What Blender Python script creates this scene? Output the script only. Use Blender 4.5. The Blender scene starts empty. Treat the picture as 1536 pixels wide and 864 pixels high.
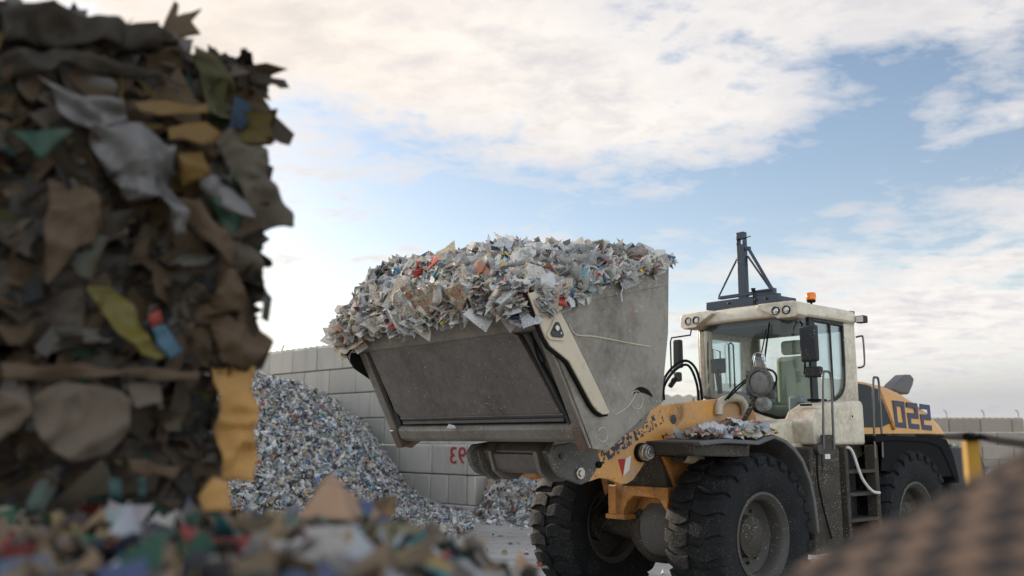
import bpy, bmesh, math, random
import numpy as np
from mathutils import Vector, Matrix, noise
PI=math.pi; R=math.radians
rnd=random.Random(7); rng=np.random.default_rng(7)
S=bpy.context.scene; COL=S.collection

# ------------------------------------------------------------------ camera
FPX,PIT,CAMH=1360.0,R(9.29),1.733
cd=bpy.data.cameras.new('camera'); cam=bpy.data.objects.new('camera',cd); COL.objects.link(cam)
cam.location=(0,0,CAMH); cam.rotation_euler=(PI/2+PIT,0,0)
cd.sensor_width=36; cd.lens=36*FPX/1536; cd.clip_start=.05; cd.clip_end=3000
cd.dof.use_dof=True; cd.dof.focus_distance=8.6; cd.dof.aperture_fstop=1.45
S.camera=cam
cP,sP=math.cos(PIT),math.sin(PIT)
def ray(px,py):
    x,z=(px-768)/FPX,-(py-432)/FPX
    return Vector((x,cP-z*sP,sP+z*cP))
def at(px,py,Y):                                   # world point on the sight line at depth Y
    d=ray(px,py); return Vector((0,0,CAMH))+d*(Y/d.y)
# loader frame: a forward, b to the near side, c up
TH=R(49.4); LO=Vector((1.582,9.711,0))
LROT=R(270)-TH
M3=Matrix(((-math.sin(TH),-math.cos(TH),0),(math.cos(TH),-math.sin(TH),0),(0,0,1)))
C0=M3@(Vector((0,0,CAMH))-LO)
def unp(px,py,ax,v):
    d=M3@ray(px,py); t=(v-C0[ax])/d[ax]; return C0+d*t
def SB(pts,b): return [(lambda q:(q.x,q.z))(unp(x,y,1,b)) for x,y in pts]     # outline in the side plane b
# ------------------------------------------------------------------ meshes
class MB:
    def __init__(s): s.v=[]; s.f=[]
    def add(s,vs,fs):
        n=len(s.v); s.v+= [tuple(v) for v in vs]; s.f+=[tuple(i+n for i in f) for f in fs]; return s
    def box(s,lo,hi,M=None):
        x0,y0,z0=lo; x1,y1,z1=hi
        v=[Vector(p) for p in ((x0,y0,z0),(x1,y0,z0),(x1,y1,z0),(x0,y1,z0),(x0,y0,z1),(x1,y0,z1),(x1,y1,z1),(x0,y1,z1))]
        if M: v=[M@p for p in v]
        return s.add(v,[(0,3,2,1),(4,5,6,7),(0,1,5,4),(1,2,6,5),(2,3,7,6),(3,0,4,7)])
    def bar(s,p,q,w,h,up=(0,0,1)):
        p=Vector(p);q=Vector(q);d=(q-p);L=d.length;d.normalize();u=Vector(up)
        if abs(d.dot(u))>.95:u=Vector((1,0,0))
        x=d.cross(u).normalized();y=x.cross(d)
        M=Matrix((x,d,y)).transposed().to_4x4();M.translation=p
        return s.box((-w/2,0,-h/2),(w/2,L,h/2),M)
    def prism(s,poly,b0,b1,ax=1,flip=False):
        # poly in (a,c) for ax=1 ; (b,c) for ax=0 ; (a,b) for ax=2
        def P(p,k):
            if ax==1:return (p[0],k,p[1])
            if ax==0:return (k,p[0],p[1])
            return (p[0],p[1],k)
        n=len(poly)
        v=[P(p,b0) for p in poly]+[P(p,b1) for p in poly]
        f=[tuple(range(n)),tuple(range(2*n-1,n-1,-1))]+[(i,i+n,(i+1)%n+n,(i+1)%n) for i in range(n)]
        return s.add(v,f)
    def cyl(s,p,q,r,r2=None,n=24,cap=True):
        p=Vector(p);q=Vector(q);r2=r if r2 is None else r2
        d=(q-p).normalized();u=Vector((0,0,1)) if abs(d.z)<.9 else Vector((1,0,0))
        x=d.cross(u).normalized();y=d.cross(x)
        v=[p+(x*math.cos(t)+y*math.sin(t))*r for t in [2*PI*i/n for i in range(n)]]+[q+(x*math.cos(t)+y*math.sin(t))*r2 for t in [2*PI*i/n for i in range(n)]]
        f=[(i,(i+1)%n,(i+1)%n+n,i+n) for i in range(n)]
        if cap:f+=[tuple(range(n-1,-1,-1)),tuple(range(n,2*n))]
        return s.add(v,f)
    def tube(s,pts,r,n=10,sub=4):
        P=[Vector(p) for p in pts]
        if sub>1 and len(P)>2:
            Q=[]
            for i in range(len(P)-1):
                p0=P[max(i-1,0)];p1=P[i];p2=P[i+1];p3=P[min(i+2,len(P)-1)]
                for k in range(sub):
                    t=k/sub
                    Q.append(.5*((2*p1)+(p2-p0)*t+(2*p0-5*p1+4*p2-p3)*t*t+(3*p1-p0-3*p2+p3)*t**3))
            Q.append(P[-1]);P=Q
        v=[];f=[];x=None
        for i,p in enumerate(P):
            d=(P[min(i+1,len(P)-1)]-P[max(i-1,0)]).normalized()
            if x is None:
                u=Vector((0,0,1)) if abs(d.z)<.9 else Vector((1,0,0)); x=d.cross(u).normalized()
            else: x=(x-d*x.dot(d)).normalized()
            y=d.cross(x)
            rr=r[i] if isinstance(r,list) else r
            v+=[p+(x*math.cos(2*PI*k/n)+y*math.sin(2*PI*k/n))*rr for k in range(n)]
        for i in range(len(P)-1):
            f+=[(i*n+k,i*n+(k+1)%n,(i+1)*n+(k+1)%n,(i+1)*n+k) for k in range(n)]
        f+=[tuple(range(n-1,-1,-1)),tuple(range((len(P)-1)*n,len(P)*n))]
        return s.add(v,f)
    def lathe(s,prof,org,axis=1,n=48):             # prof: (radius, offset along axis b)
        v=[];f=[];m=len(prof)
        for i in range(n):
            t=2*PI*i/n
            for r,o in prof:
                if axis==1:v.append((org[0]+r*math.cos(t),org[1]+o,org[2]+r*math.sin(t)))
                elif axis==2:v.append((org[0]+r*math.cos(t),org[1]+r*math.sin(t),org[2]+o))
                else:v.append((org[0]+o,org[1]+r*math.cos(t),org[2]+r*math.sin(t)))
        for i in range(n):
            j=(i+1)%n
            f+=[(i*m+k,i*m+k+1,j*m+k+1,j*m+k) for k in range(m-1)]
        return s.add(v,f)
    def build(s,name,mat,parent=None,bev=0,smooth=35,loc=None,seg=2,fix=True):
        me=bpy.data.meshes.new(name); me.from_pydata(s.v,[],s.f)
        if fix:
            bm=bmesh.new(); bm.from_mesh(me); bmesh.ops.recalc_face_normals(bm,faces=bm.faces); bm.to_mesh(me); bm.free()
        if mat: me.materials.append(mat)
        o=bpy.data.objects.new(name,me); COL.objects.link(o)
        if parent:o.parent=parent
        if loc is not None:o.location=loc
        if smooth:
            me.shade_smooth(); me.set_sharp_from_angle(angle=R(smooth))
        if bev:
            b=o.modifiers.new('bevel','BEVEL'); b.width=bev; b.segments=seg; b.limit_method='ANGLE'; b.angle_limit=R(35); b.harden_normals=False
        return o
def tag(o,label=None,cat=None,group=None,kind=None):
    for k,v in (('label',label),('category',cat),('group',group),('kind',kind)):
        if v:o[k]=v
    return o
def empty(name,loc=(0,0,0),rz=0,parent=None):
    o=bpy.data.objects.new(name,None); COL.objects.link(o); o.location=loc; o.rotation_euler=(0,0,rz); o.empty_display_size=.2
    if parent:o.parent=parent
    return o
# ------------------------------------------------------------------ materials
def newmat(name):
    m=bpy.data.materials.new(name); m.use_nodes=True; nt=m.node_tree; nt.nodes.clear()
    return m,nt
class NT:
    def __init__(s,nt): s.nt=nt
    def n(s,t,**k):
        x=s.nt.nodes.new(t)
        for a,b in k.items():
            if a.startswith('_'): x.inputs[a[1:].replace('_',' ')].default_value=b
            else: setattr(x,a,b)
        return x
    def l(s,a,b): s.nt.links.new(a,b)
    def noise(s,vec,scale,detail=5,rough=.6,dist=0):
        x=s.n('ShaderNodeTexNoise'); x.inputs['Scale'].default_value=scale; x.inputs['Detail'].default_value=detail
        x.inputs['Roughness'].default_value=rough; x.inputs['Distortion'].default_value=dist
        if vec: s.l(vec,x.inputs['Vector'])
        return x.outputs['Fac']
    def ramp(s,fac,stops,interp='LINEAR'):
        x=s.n('ShaderNodeValToRGB'); e=x.color_ramp.elements; x.color_ramp.interpolation=interp
        while len(e)<len(stops): e.new(.5)
        for i,(p,c) in enumerate(stops):
            e[i].position=p; e[i].color=(c,c,c,1) if isinstance(c,(int,float)) else (*c,1)
        s.l(fac,x.inputs[0]); return x.outputs[0]
    def mix(s,fac,a,b,mode='MIX'):
        x=s.n('ShaderNodeMix',data_type='RGBA',blend_type=mode)
        for k,v in ((0,fac),(6,a),(7,b)):
            if isinstance(v,bpy.types.NodeSocket): s.l(v,x.inputs[k])
            elif k==0: x.inputs[0].default_value=v
            else: x.inputs[k].default_value=(*v,1) if len(v)==3 else v
        return x.outputs[2]
    def math(s,op,a,b=None,c=None,clamp=False):
        x=s.n('ShaderNodeMath',operation=op); x.use_clamp=clamp
        for i,v in enumerate((a,b,c)):
            if v is None: continue
            if isinstance(v,bpy.types.NodeSocket): s.l(v,x.inputs[i])
            else: x.inputs[i].default_value=v
        return x.outputs[0]
    def vmath(s,op,a,b=None,out=0):
        x=s.n('ShaderNodeVectorMath',operation=op)
        for i,v in enumerate((a,b)):
            if v is None: continue
            if isinstance(v,bpy.types.NodeSocket): s.l(v,x.inputs[i])
            else: x.inputs[i].default_value=v
        return x.outputs[out]
def coords(T,scale=None):
    tc=T.n('ShaderNodeTexCoord').outputs['Object']
    if scale:
        mp=T.n('ShaderNodeMapping'); mp.inputs['Scale'].default_value=scale; T.l(tc,mp.inputs[0]); return mp.outputs[0]
    return tc
def grime(name,base,dirt=(.09,.075,.06),amount=.5,rough=.5,metal=0,speck=0,scale=3,bump=.15,rust=0,scratch=0,bs=60,lo_dirt=0,speckc=(.5,.48,.45),spec=.5):
    m,nt=newmat(name);T=NT(nt);co=coords(T)
    n1=T.noise(co,scale,8,.68); n2=T.noise(co,scale*9,6,.7)
    f=T.math('MULTIPLY_ADD',n2,.45,T.math('MULTIPLY',n1,.75))
    mask=T.ramp(f,[(max(0,.78-amount*.5),0),(min(1,.92-amount*.25),1)])
    var=T.mix(T.noise(co,scale*2.3,4),tuple(c*.85 for c in base),tuple(min(1,c*1.12) for c in base))
    col=T.mix(T.math('MULTIPLY',mask,.9),var,dirt)
    if lo_dirt:
        sx=T.n('ShaderNodeSeparateXYZ'); T.l(co,sx.inputs[0])
        h=T.math('MULTIPLY_ADD',n1,1.2,T.math('MULTIPLY',sx.outputs[2],-1/lo_dirt))
        col=T.mix(T.ramp(h,[(.0,0),(.5,.85)]),col,dirt)
    if rust:
        r=T.ramp(T.noise(co,scale*1.7,9,.75,.5),[(.62-rust*.2,0),(.7,1)])
        col=T.mix(T.math('MULTIPLY',r,.8),col,(.16,.065,.03))
    if scratch:
        mp=T.n('ShaderNodeMapping'); mp.inputs['Scale'].default_value=(2,30,3); mp.inputs['Rotation'].default_value=(.4,.7,.3); T.l(co,mp.inputs[0])
        s_=T.ramp(T.noise(mp.outputs[0],6,6,.8),[(.6,0),(.72,1)])
        col=T.mix(T.math('MULTIPLY',s_,scratch),col,tuple(min(1,c*2.2+.03) for c in base))
    if speck:
        v=T.n('ShaderNodeTexVoronoi'); v.inputs['Scale'].default_value=45; T.l(co,v.inputs['Vector'])
        big=T.ramp(T.noise(co,4,4),[(.42,0),(.6,1)])
        s_=T.ramp(v.outputs['Distance'],[(.0,1),(.16,1),(.22,0)])
        rr=T.ramp(v.outputs['Color'],[(1-speck,0),(1-speck+.01,1)])
        col=T.mix(T.math('MULTIPLY',T.math('MULTIPLY',s_,rr),big),col,speckc)
    p=T.n('ShaderNodeBsdfPrincipled'); T.l(col,p.inputs['Base Color'])
    p.inputs['Metallic'].default_value=metal; p.inputs['Specular IOR Level'].default_value=spec
    T.l(T.math('MULTIPLY_ADD',mask,.35,rough-.05,clamp=True),p.inputs['Roughness'])
    b=T.n('ShaderNodeBump'); b.inputs['Strength'].default_value=bump; b.inputs['Distance'].default_value=.02
    T.l(T.math('MULTIPLY_ADD',T.noise(co,bs,6,.7),.5,f),b.inputs['Height']); T.l(b.outputs[0],p.inputs['Normal'])
    o=T.n('ShaderNodeOutputMaterial'); T.l(p.outputs[0],o.inputs[0]); return m
def plain(name,base,rough=.5,metal=0,alpha=1,trans=0,emis=0):
    m,nt=newmat(name);T=NT(nt);p=T.n('ShaderNodeBsdfPrincipled')
    co=coords(T); c=T.mix(T.noise(co,14,5),tuple(x*.8 for x in base),tuple(min(1,x*1.15) for x in base))
    T.l(c,p.inputs['Base Color']); p.inputs['Roughness'].default_value=rough; p.inputs['Metallic'].default_value=metal
    if max(base)<.02: p.inputs['Specular IOR Level'].default_value=.08
    p.inputs['Transmission Weight'].default_value=trans
    o=T.n('ShaderNodeOutputMaterial'); T.l(p.outputs[0],o.inputs[0]); return m
def glassmat(name,tint,dust=.1):
    m,nt=newmat(name);T=NT(nt)
    tr=T.n('ShaderNodeBsdfTransparent'); tr.inputs[0].default_value=(*tint,1)
    gl=T.n('ShaderNodeBsdfGlossy'); gl.inputs['Roughness'].default_value=.03; gl.inputs[0].default_value=(.85,.9,.95,1)
    df=T.n('ShaderNodeBsdfDiffuse'); df.inputs[0].default_value=(.42,.44,.42,1)
    fr=T.n('ShaderNodeFresnel'); fr.inputs[0].default_value=1.5
    a=T.n('ShaderNodeMixShader'); T.l(T.math('MULTIPLY_ADD',fr.outputs[0],0.75,.0,clamp=True),a.inputs[0]); T.l(tr.outputs[0],a.inputs[1]); T.l(gl.outputs[0],a.inputs[2])
    b=T.n('ShaderNodeMixShader'); co=coords(T)
    T.l(T.math('MULTIPLY',T.ramp(T.noise(co,3.2,8,.7),[(.3,.25),(.75,1)]),dust),b.inputs[0]); T.l(a.outputs[0],b.inputs[1]); T.l(df.outputs[0],b.inputs[2])
    o=T.n('ShaderNodeOutputMaterial'); T.l(b.outputs[0],o.inputs[0]); return m
def papermat(name,pal,pr=.5,scale=55,sub=.25,wr=.0,darkmul=1.0,bleach=.5):
    """scraps: one palette colour per loose piece, printed blotches and lines of type on some"""
    m,nt=newmat(name);T=NT(nt);co=coords(T)
    g=T.n('ShaderNodeNewGeometry'); rp=g.outputs['Random Per Island']
    stops=[];acc=0;tot=sum(w for w,_ in pal)
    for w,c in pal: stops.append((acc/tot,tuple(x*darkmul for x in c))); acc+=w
    col=T.ramp(rp,stops[:31],'CONSTANT')
    wn=T.n('ShaderNodeTexWhiteNoise',noise_dimensions='1D'); T.l(rp,wn.inputs['W'])
    off=T.vmath('SCALE',wn.outputs['Color']); nt.nodes[-1].inputs['Scale'].default_value=9
    v=T.vmath('ADD',co,off)
    pic=T.n('ShaderNodeTexNoise'); pic.inputs['Scale'].default_value=scale*.35; pic.inputs['Detail'].default_value=6; T.l(v,pic.inputs['Vector'])
    hs=T.n('ShaderNodeHueSaturation'); hs.inputs['Saturation'].default_value=.6; hs.inputs['Value'].default_value=.6*darkmul; T.l(pic.outputs['Color'],hs.inputs['Color'])
    pm=T.math('MULTIPLY',T.math('GREATER_THAN',wn.outputs['Value'],1-pr*.7),T.ramp(T.noise(v,scale*.12,3),[(.47,0),(.53,.85)]))
    col=T.mix(pm,col,hs.outputs[0])
    ln=T.ramp(T.noise(v,scale*1.6,2),[(.5,0),(.58,1)])
    tm=T.math('MULTIPLY',T.math('MULTIPLY',ln,T.math('LESS_THAN',wn.outputs['Value'],pr)),T.ramp(T.noise(v,scale*.1,2),[(.45,0),(.5,.6)]))
    col=T.mix(tm,col,(.06,.06,.07))
    p=T.n('ShaderNodeBsdfPrincipled'); T.l(col,p.inputs['Base Color']); p.inputs['Roughness'].default_value=.75; p.inputs['Specular IOR Level'].default_value=.3
    o=T.n('ShaderNodeOutputMaterial')
    if sub:
        t=T.n('ShaderNodeBsdfTranslucent'); T.l(col,t.inputs[0]); x=T.n('ShaderNodeMixShader'); x.inputs[0].default_value=sub
        T.l(p.outputs[0],x.inputs[1]); T.l(t.outputs[0],x.inputs[2]); T.l(x.outputs[0],o.inputs[0])
    else: T.l(p.outputs[0],o.inputs[0])
    return m
def sheetmat(name,base,var=.2,scale=6,rough=.7,sub=.15,flute=0,stain=(.08,.06,.04),st=.4):
    m,nt=newmat(name);T=NT(nt);co=coords(T)
    col=T.mix(T.noise(co,scale,7,.65),tuple(c*(1-var) for c in base),tuple(min(1,c*(1+var)) for c in base))
    col=T.mix(T.ramp(T.noise(co,scale*.7,8,.7,.6),[(.5,0),(.68,st)]),col,stain)
    p=T.n('ShaderNodeBsdfPrincipled'); T.l(col,p.inputs['Base Color']); p.inputs['Roughness'].default_value=rough
    b=T.n('ShaderNodeBump'); b.inputs['Strength'].default_value=.3; b.inputs['Distance'].default_value=.01; T.l(T.noise(co,scale*5,6),b.inputs['Height']); T.l(b.outputs[0],p.inputs['Normal'])
    t=T.n('ShaderNodeBsdfTranslucent'); T.l(col,t.inputs[0]); x=T.n('ShaderNodeMixShader'); x.inputs[0].default_value=sub
    T.l(p.outputs[0],x.inputs[1]); T.l(t.outputs[0],x.inputs[2])
    o=T.n('ShaderNodeOutputMaterial'); T.l(x.outputs[0],o.inputs[0]); return m

M={}
M['grey']=grime('bucket_grey_steel',(.15,.137,.122),(.09,.08,.068),.45,.45,.25,speck=.25,scale=2.2,rust=.15,scratch=.35)
M['side']=grime('bucket_side_steel',(.22,.197,.17),(.115,.098,.08),.5,.46,.2,speck=.6,scale=1.9,scratch=.65,rust=.25)
M['under']=grime('bucket_floor_steel',(.115,.103,.098),(.06,.052,.048),.6,.36,.3,speck=.3,scale=1.5,scratch=.5,rust=.2)
M['rustbr']=grime('rusty_brown_steel',(.11,.075,.058),(.06,.045,.035),.5,.5,.3,rust=.4)
M['darkst']=grime('dark_steel',(.035,.036,.04),(.07,.06,.05),.4,.5,.3,speck=.3)
M['cream']=grime('cream_paint',(.66,.59,.47),(.28,.22,.155),.5,.4,0,scale=1.8,bump=.05,lo_dirt=0)
M['link']=grime('cream_bar_paint',(.47,.40,.30),(.28,.22,.17),.3,.42,0,scale=2,bump=.06)
M['orange']=grime('orange_paint',(.68,.30,.045),(.30,.235,.18),.62,.45,0,scale=1.9,bump=.12,rust=.12,scratch=.15,speck=.25)
M['orange2']=grime('orange_hood_paint',(.62,.29,.06),(.42,.26,.14),.25,.3,0,scale=1.3,bump=.03)
M['dirtor']=grime('orange_paint_dirty',(.55,.22,.03),(.08,.066,.055),.6,.55,0,scale=3,bump=.4,rust=.3,speck=.4)
M['muck']=grime('muck_covered_steel',(.09,.085,.08),(.15,.14,.13),.5,.8,0,scale=6,bump=.9,speck=.95,speckc=(.42,.41,.4),bs=35)
M['muckb']=grime('mud_brown_steel',(.06,.05,.04),(.035,.03,.024),.5,.75,0,scale=3,bump=.5,speck=.8,spec=.25)
M['tyre']=grime('tyre_rubber',(.009,.010,.012),(.032,.03,.028),.42,.75,0,scale=4,bump=.7,speck=.85,bs=30,speckc=(.14,.13,.12),spec=.2)
M['rim']=grime('rim_steel',(.055,.05,.045),(.09,.08,.068),.6,.6,.2,scale=5,bump=.4,speck=.5)
M['plast']=grime('dark_plastic',(.022,.024,.028),(.055,.05,.045),.3,.6,0,scale=3,bump=.1,speck=.3,spec=.3)
M['fender']=grime('grey_fender_plastic',(.075,.077,.082),(.14,.125,.11),.5,.5,0,scale=3,bump=.15,speck=.3)
M['black']=plain('black_rubber',(.010,.010,.011),.8)
M['navy']=grime('navy_steel',(.018,.03,.05),(.05,.055,.06),.25,.4,.2,scale=4,speck=.2)
M['chrome']=plain('chrome',(.6,.62,.66),.12,1)
M['steel']=plain('bare_steel',(.42,.4,.38),.35,.9)
M['rail']=grime('handrail_steel',(.1,.1,.1),(.14,.12,.1),.4,.4,.5,scale=6)
M['glass']=glassmat('cab_glass',(.93,.97,.96),.03)
M['glass2']=glassmat('side_glass',(.90,.94,.94),.03)
M['lens']=grime('dirty_lamp_lens',(.25,.25,.24),(.13,.12,.11),.55,.35,0,scale=14,bump=.4,speck=.9)
M['lamp']=plain('lamp_lens',(.6,.6,.58),.12,.4)
M['amber']=plain('amber_dome',(.9,.22,.01),.2,0,trans=.2)
M['seat']=plain('seat_fabric',(.3,.34,.25),.8)
M['cabin']=plain('cab_lining',(.16,.19,.2),.7)
M['cabin_l']=plain('cab_light_lining',(.42,.46,.42),.7)
M['red']=plain('red_paint',(.33,.015,.02),.6)
M['white']=plain('white_sticker',(.62,.6,.56),.6)
M['yel']=plain('yellow_paint',(.36,.19,.012),.7)
M['blue']=grime('letter_blue',(.03,.04,.085),(.2,.18,.17),.2,.6)
def wornmat():
    m,nt=newmat('worn_lettering');T=NT(nt);co=coords(T)
    p=T.n('ShaderNodeBsdfPrincipled'); p.inputs['Base Color'].default_value=(.03,.038,.075,1); p.inputs['Roughness'].default_value=.6
    t=T.n('ShaderNodeBsdfTransparent'); x=T.n('ShaderNodeMixShader')
    sx=T.n('ShaderNodeSeparateXYZ'); T.l(co,sx.inputs[0])
    fade=T.math('MULTIPLY_ADD',sx.outputs[0],-.16,.78)     # worn more towards the cab end of the boom
    k=T.math('ADD',T.noise(co,26,5,.65),fade)
    T.l(T.ramp(k,[(.62+.37,0),(.66+.37,1)]) if False else T.ramp(T.math('SUBTRACT',T.noise(co,26,5,.65),T.math('MULTIPLY_ADD',sx.outputs[0],-.11,.60)),[(.02,0),(.05,1)]),x.inputs[0])
    T.l(t.outputs[0],x.inputs[1]); T.l(p.outputs[0],x.inputs[2])
    o=T.n('ShaderNodeOutputMaterial'); T.l(x.outputs[0],o.inputs[0]); return m
M['worn']=wornmat()
def concrete(name,base,k=1):
    m,nt=newmat(name);T=NT(nt)
    g=T.n('ShaderNodeNewGeometry'); pos=g.outputs['Position']
    oi=T.n('ShaderNodeObjectInfo')
    b=T.mix(T.noise(pos,.9,8,.65),tuple(c*.82 for c in base),tuple(c*1.1 for c in base))
    rv=T.math('MULTIPLY_ADD',oi.outputs['Random'],.22,.86); b=T.mix(1.0,b,rv,'MULTIPLY') if False else b
    hs=T.n('ShaderNodeHueSaturation'); T.l(b,hs.inputs['Color']); T.l(rv,hs.inputs['Value'])
    mp=T.n('ShaderNodeMapping'); mp.inputs['Scale'].default_value=(2.2,2.2,.35); T.l(pos,mp.inputs[0])
    st=T.ramp(T.noise(mp.outputs[0],1.6,7,.7),[(.52,0),(.72,.45)])
    c=T.mix(st,hs.outputs[0],tuple(x*.5 for x in base))
    p=T.n('ShaderNodeBsdfPrincipled'); T.l(c,p.inputs['Base Color']); p.inputs['Roughness'].default_value=.85
    bp=T.n('ShaderNodeBump'); bp.inputs['Strength'].default_value=.3; bp.inputs['Distance'].default_value=.02; T.l(T.noise(pos,14,8,.7),bp.inputs['Height']); T.l(bp.outputs[0],p.inputs['Normal'])
    o=T.n('ShaderNodeOutputMaterial'); T.l(p.outputs[0],o.inputs[0]); return m
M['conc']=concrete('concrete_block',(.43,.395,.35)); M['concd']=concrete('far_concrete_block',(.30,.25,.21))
def groundmat():
    m,nt=newmat('wet_concrete_yard');T=NT(nt)
    g=T.n('ShaderNodeNewGeometry'); pos=g.outputs['Position']
    mp=T.n('ShaderNodeMapping'); mp.inputs['Scale'].default_value=(.25,1.6,1); mp.inputs['Rotation'].default_value=(0,0,.12); T.l(pos,mp.inputs[0])
    tr=T.noise(mp.outputs[0],1.3,8,.7)
    n=T.noise(pos,.35,7,.6)
    c=T.mix(n,(.23,.215,.195),(.43,.405,.37)); c=T.mix(T.ramp(tr,[(.50,0),(.70,.7)]),c,(.12,.11,.10))
    v=T.n('ShaderNodeTexVoronoi'); v.inputs['Scale'].default_value=9; T.l(pos,v.inputs['Vector'])
    c=T.mix(T.math('MULTIPLY',T.ramp(v.outputs['Distance'],[(.08,1),(.12,0)]),T.ramp(T.noise(pos,1.1,3),[(.5,0),(.6,.7)])),c,(.05,.05,.05))
    p=T.n('ShaderNodeBsdfPrincipled'); T.l(c,p.inputs['Base Color'])
    T.l(T.ramp(T.math('MULTIPLY_ADD',tr,.5,T.math('MULTIPLY',n,.5)),[(.4,.16),(.6,.5)]),p.inputs['Roughness'])
    b=T.n('ShaderNodeBump'); b.inputs['Strength'].default_value=.25; b.inputs['Distance'].default_value=.03; T.l(T.math('ADD',tr,T.noise(pos,9,6)),b.inputs['Height']); T.l(b.outputs[0],p.inputs['Normal'])
    o=T.n('ShaderNodeOutputMaterial'); T.l(p.outputs[0],o.inputs[0]); return m
W_=(.66,.63,.58)
PAL_N=[(16,W_),(8,(.5,.5,.52)),(6,(.42,.4,.37)),(7,(.68,.67,.66)),(4,(.5,.42,.32)),(2.2,(.45,.06,.05)),(1.6,(.08,.22,.42)),(1.3,(.6,.42,.08)),(1.3,(.05,.07,.12)),(3,(.3,.29,.28)),(1,(.2,.42,.48)),(1.2,(.55,.25,.16)),(6,(.58,.57,.57)),(5,(.56,.48,.37)),(4,(.11,.11,.115)),(6,(.64,.6,.54))]
PAL_H=[(16,(.58,.565,.55)),(8,(.44,.43,.43)),(7,(.3,.29,.28)),(6,(.62,.61,.6)),(6,(.46,.38,.28)),(1.6,(.36,.08,.06)),(2,(.12,.2,.36)),(1.4,(.5,.38,.14)),(4,(.045,.055,.09)),(7,(.13,.12,.115)),(2,(.25,.42,.5)),(1.5,(.4,.2,.12)),(6,(.08,.08,.085)),(1,(.12,.3,.15)),(8,(.54,.53,.53))]
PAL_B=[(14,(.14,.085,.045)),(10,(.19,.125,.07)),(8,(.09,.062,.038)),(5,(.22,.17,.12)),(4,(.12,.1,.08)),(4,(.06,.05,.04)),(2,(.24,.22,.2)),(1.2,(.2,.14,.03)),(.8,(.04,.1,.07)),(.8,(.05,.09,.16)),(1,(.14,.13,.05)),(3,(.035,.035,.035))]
PAL_F=[(9,(.3,.2,.12)),(7,(.22,.17,.12)),(6,(.4,.36,.32)),(5,(.05,.05,.06)),(2.5,(.06,.14,.08)),(2.5,(.03,.08,.05)),(5,(.2,.14,.09)),(1.2,(.1,.12,.22)),(1.5,(.12,.16,.22)),(3,(.42,.42,.44)),(2.5,(.3,.06,.05)),(2,(.36,.26,.1)),(4,(.14,.12,.1)),(2,(.05,.2,.22))]
M['news']=papermat('newspaper_scraps',PAL_N,.55,70,.25)
M['heap']=papermat('mixed_paper_scraps',PAL_H,.35,60,.12)
M['bale']=papermat('pressed_board_scraps',PAL_B,.08,14,.05,darkmul=.36)  # darkmul puts the bale's shade into its scrap colours
M['fore']=papermat('loose_wrapping_scraps',PAL_F,.2,24,.1,darkmul=.85)

# ------------------------------------------------------------------ scraps: many small bent sheets in one mesh
def scraps(name,pos,nor,size,mat,parent=None,asp=(.4,1),bend=.25,tilt=.5,seed=1,thick=False,jag=.18):
    """pos,nor (n,3); size (n,)"""
    g=np.random.default_rng(seed); n=len(pos)
    nor=nor+g.normal(0,tilt,(n,3)); nor/=np.linalg.norm(nor,axis=1,keepdims=True)
    t=g.normal(0,1,(n,3)); t-=nor*(t*nor).sum(1,keepdims=True); t/=np.linalg.norm(t,axis=1,keepdims=True); b=np.cross(nor,t)
    asx=g.uniform(asp[0],asp[1],n)
    V=[];
    bd=g.normal(0,bend,n)*size; bd2=g.normal(0,bend*.6,n)*size
    grid=[(-1,-1),(0,-1),(1,-1),(-1,1),(0,1),(1,1),(-1,0),(0,0),(1,0)]
    for (u,v) in grid:
        ju=g.normal(0,jag,n); jv=g.normal(0,jag,n)
        uu=(u+ju)*size*.5; vv=(v+jv)*size*.5*asx
        h=bd*(u*u-.4)+bd2*(u*v)+g.normal(0,.07,n)*size
        V.append(pos+t*uu[:,None]+b*vv[:,None]+nor*h[:,None])
    V=np.stack(V,1).reshape(-1,3)
    q=np.array([[0,1,7,6],[1,2,8,7],[6,7,4,3],[7,8,5,4]])
    F=(np.arange(n)[:,None,None]*9+q[None]).reshape(-1,4)
    me=bpy.data.meshes.new(name); me.vertices.add(len(V)); me.vertices.foreach_set('co',V.astype(np.float32).ravel())
    me.loops.add(F.size); me.loops.foreach_set('vertex_index',F.astype(np.int32).ravel())
    me.polygons.add(len(F)); me.polygons.foreach_set('loop_start',np.arange(0,F.size,4,dtype=np.int32))
    me.update(); me.validate(); me.materials.append(mat)
    o=bpy.data.objects.new(name,me); COL.objects.link(o)
    if parent:o.parent=parent
    return o
def fbm(x,y,s=1,o=4,seed=0):
    return np.array([noise.fractal(Vector((a*s+seed*7.3,b*s-seed*3.1,seed)),.6,2.1,o) for a,b in zip(np.ravel(x),np.ravel(y))]).reshape(np.shape(x))
def join_into(o,others):
    """append other mesh objects' geometry (same parent space) into o"""
    bm=bmesh.new(); bm.from_mesh(o.data)
    for k in others:
        bm.from_mesh(k.data); me=k.data; bpy.data.objects.remove(k); bpy.data.meshes.remove(me)
    bm.to_mesh(o.data); bm.free(); return o
def surf(name,X,Y,Z,mat):
    n,m=X.shape
    V=np.stack([X,Y,Z],-1).reshape(-1,3)
    F=[(i*m+j,i*m+j+1,(i+1)*m+j+1,(i+1)*m+j) for i in range(n-1) for j in range(m-1)]
    me=bpy.data.meshes.new(name); me.from_pydata(V.tolist(),[],F); me.materials.append(mat)
    o=bpy.data.objects.new(name,me); COL.objects.link(o); return o
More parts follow.
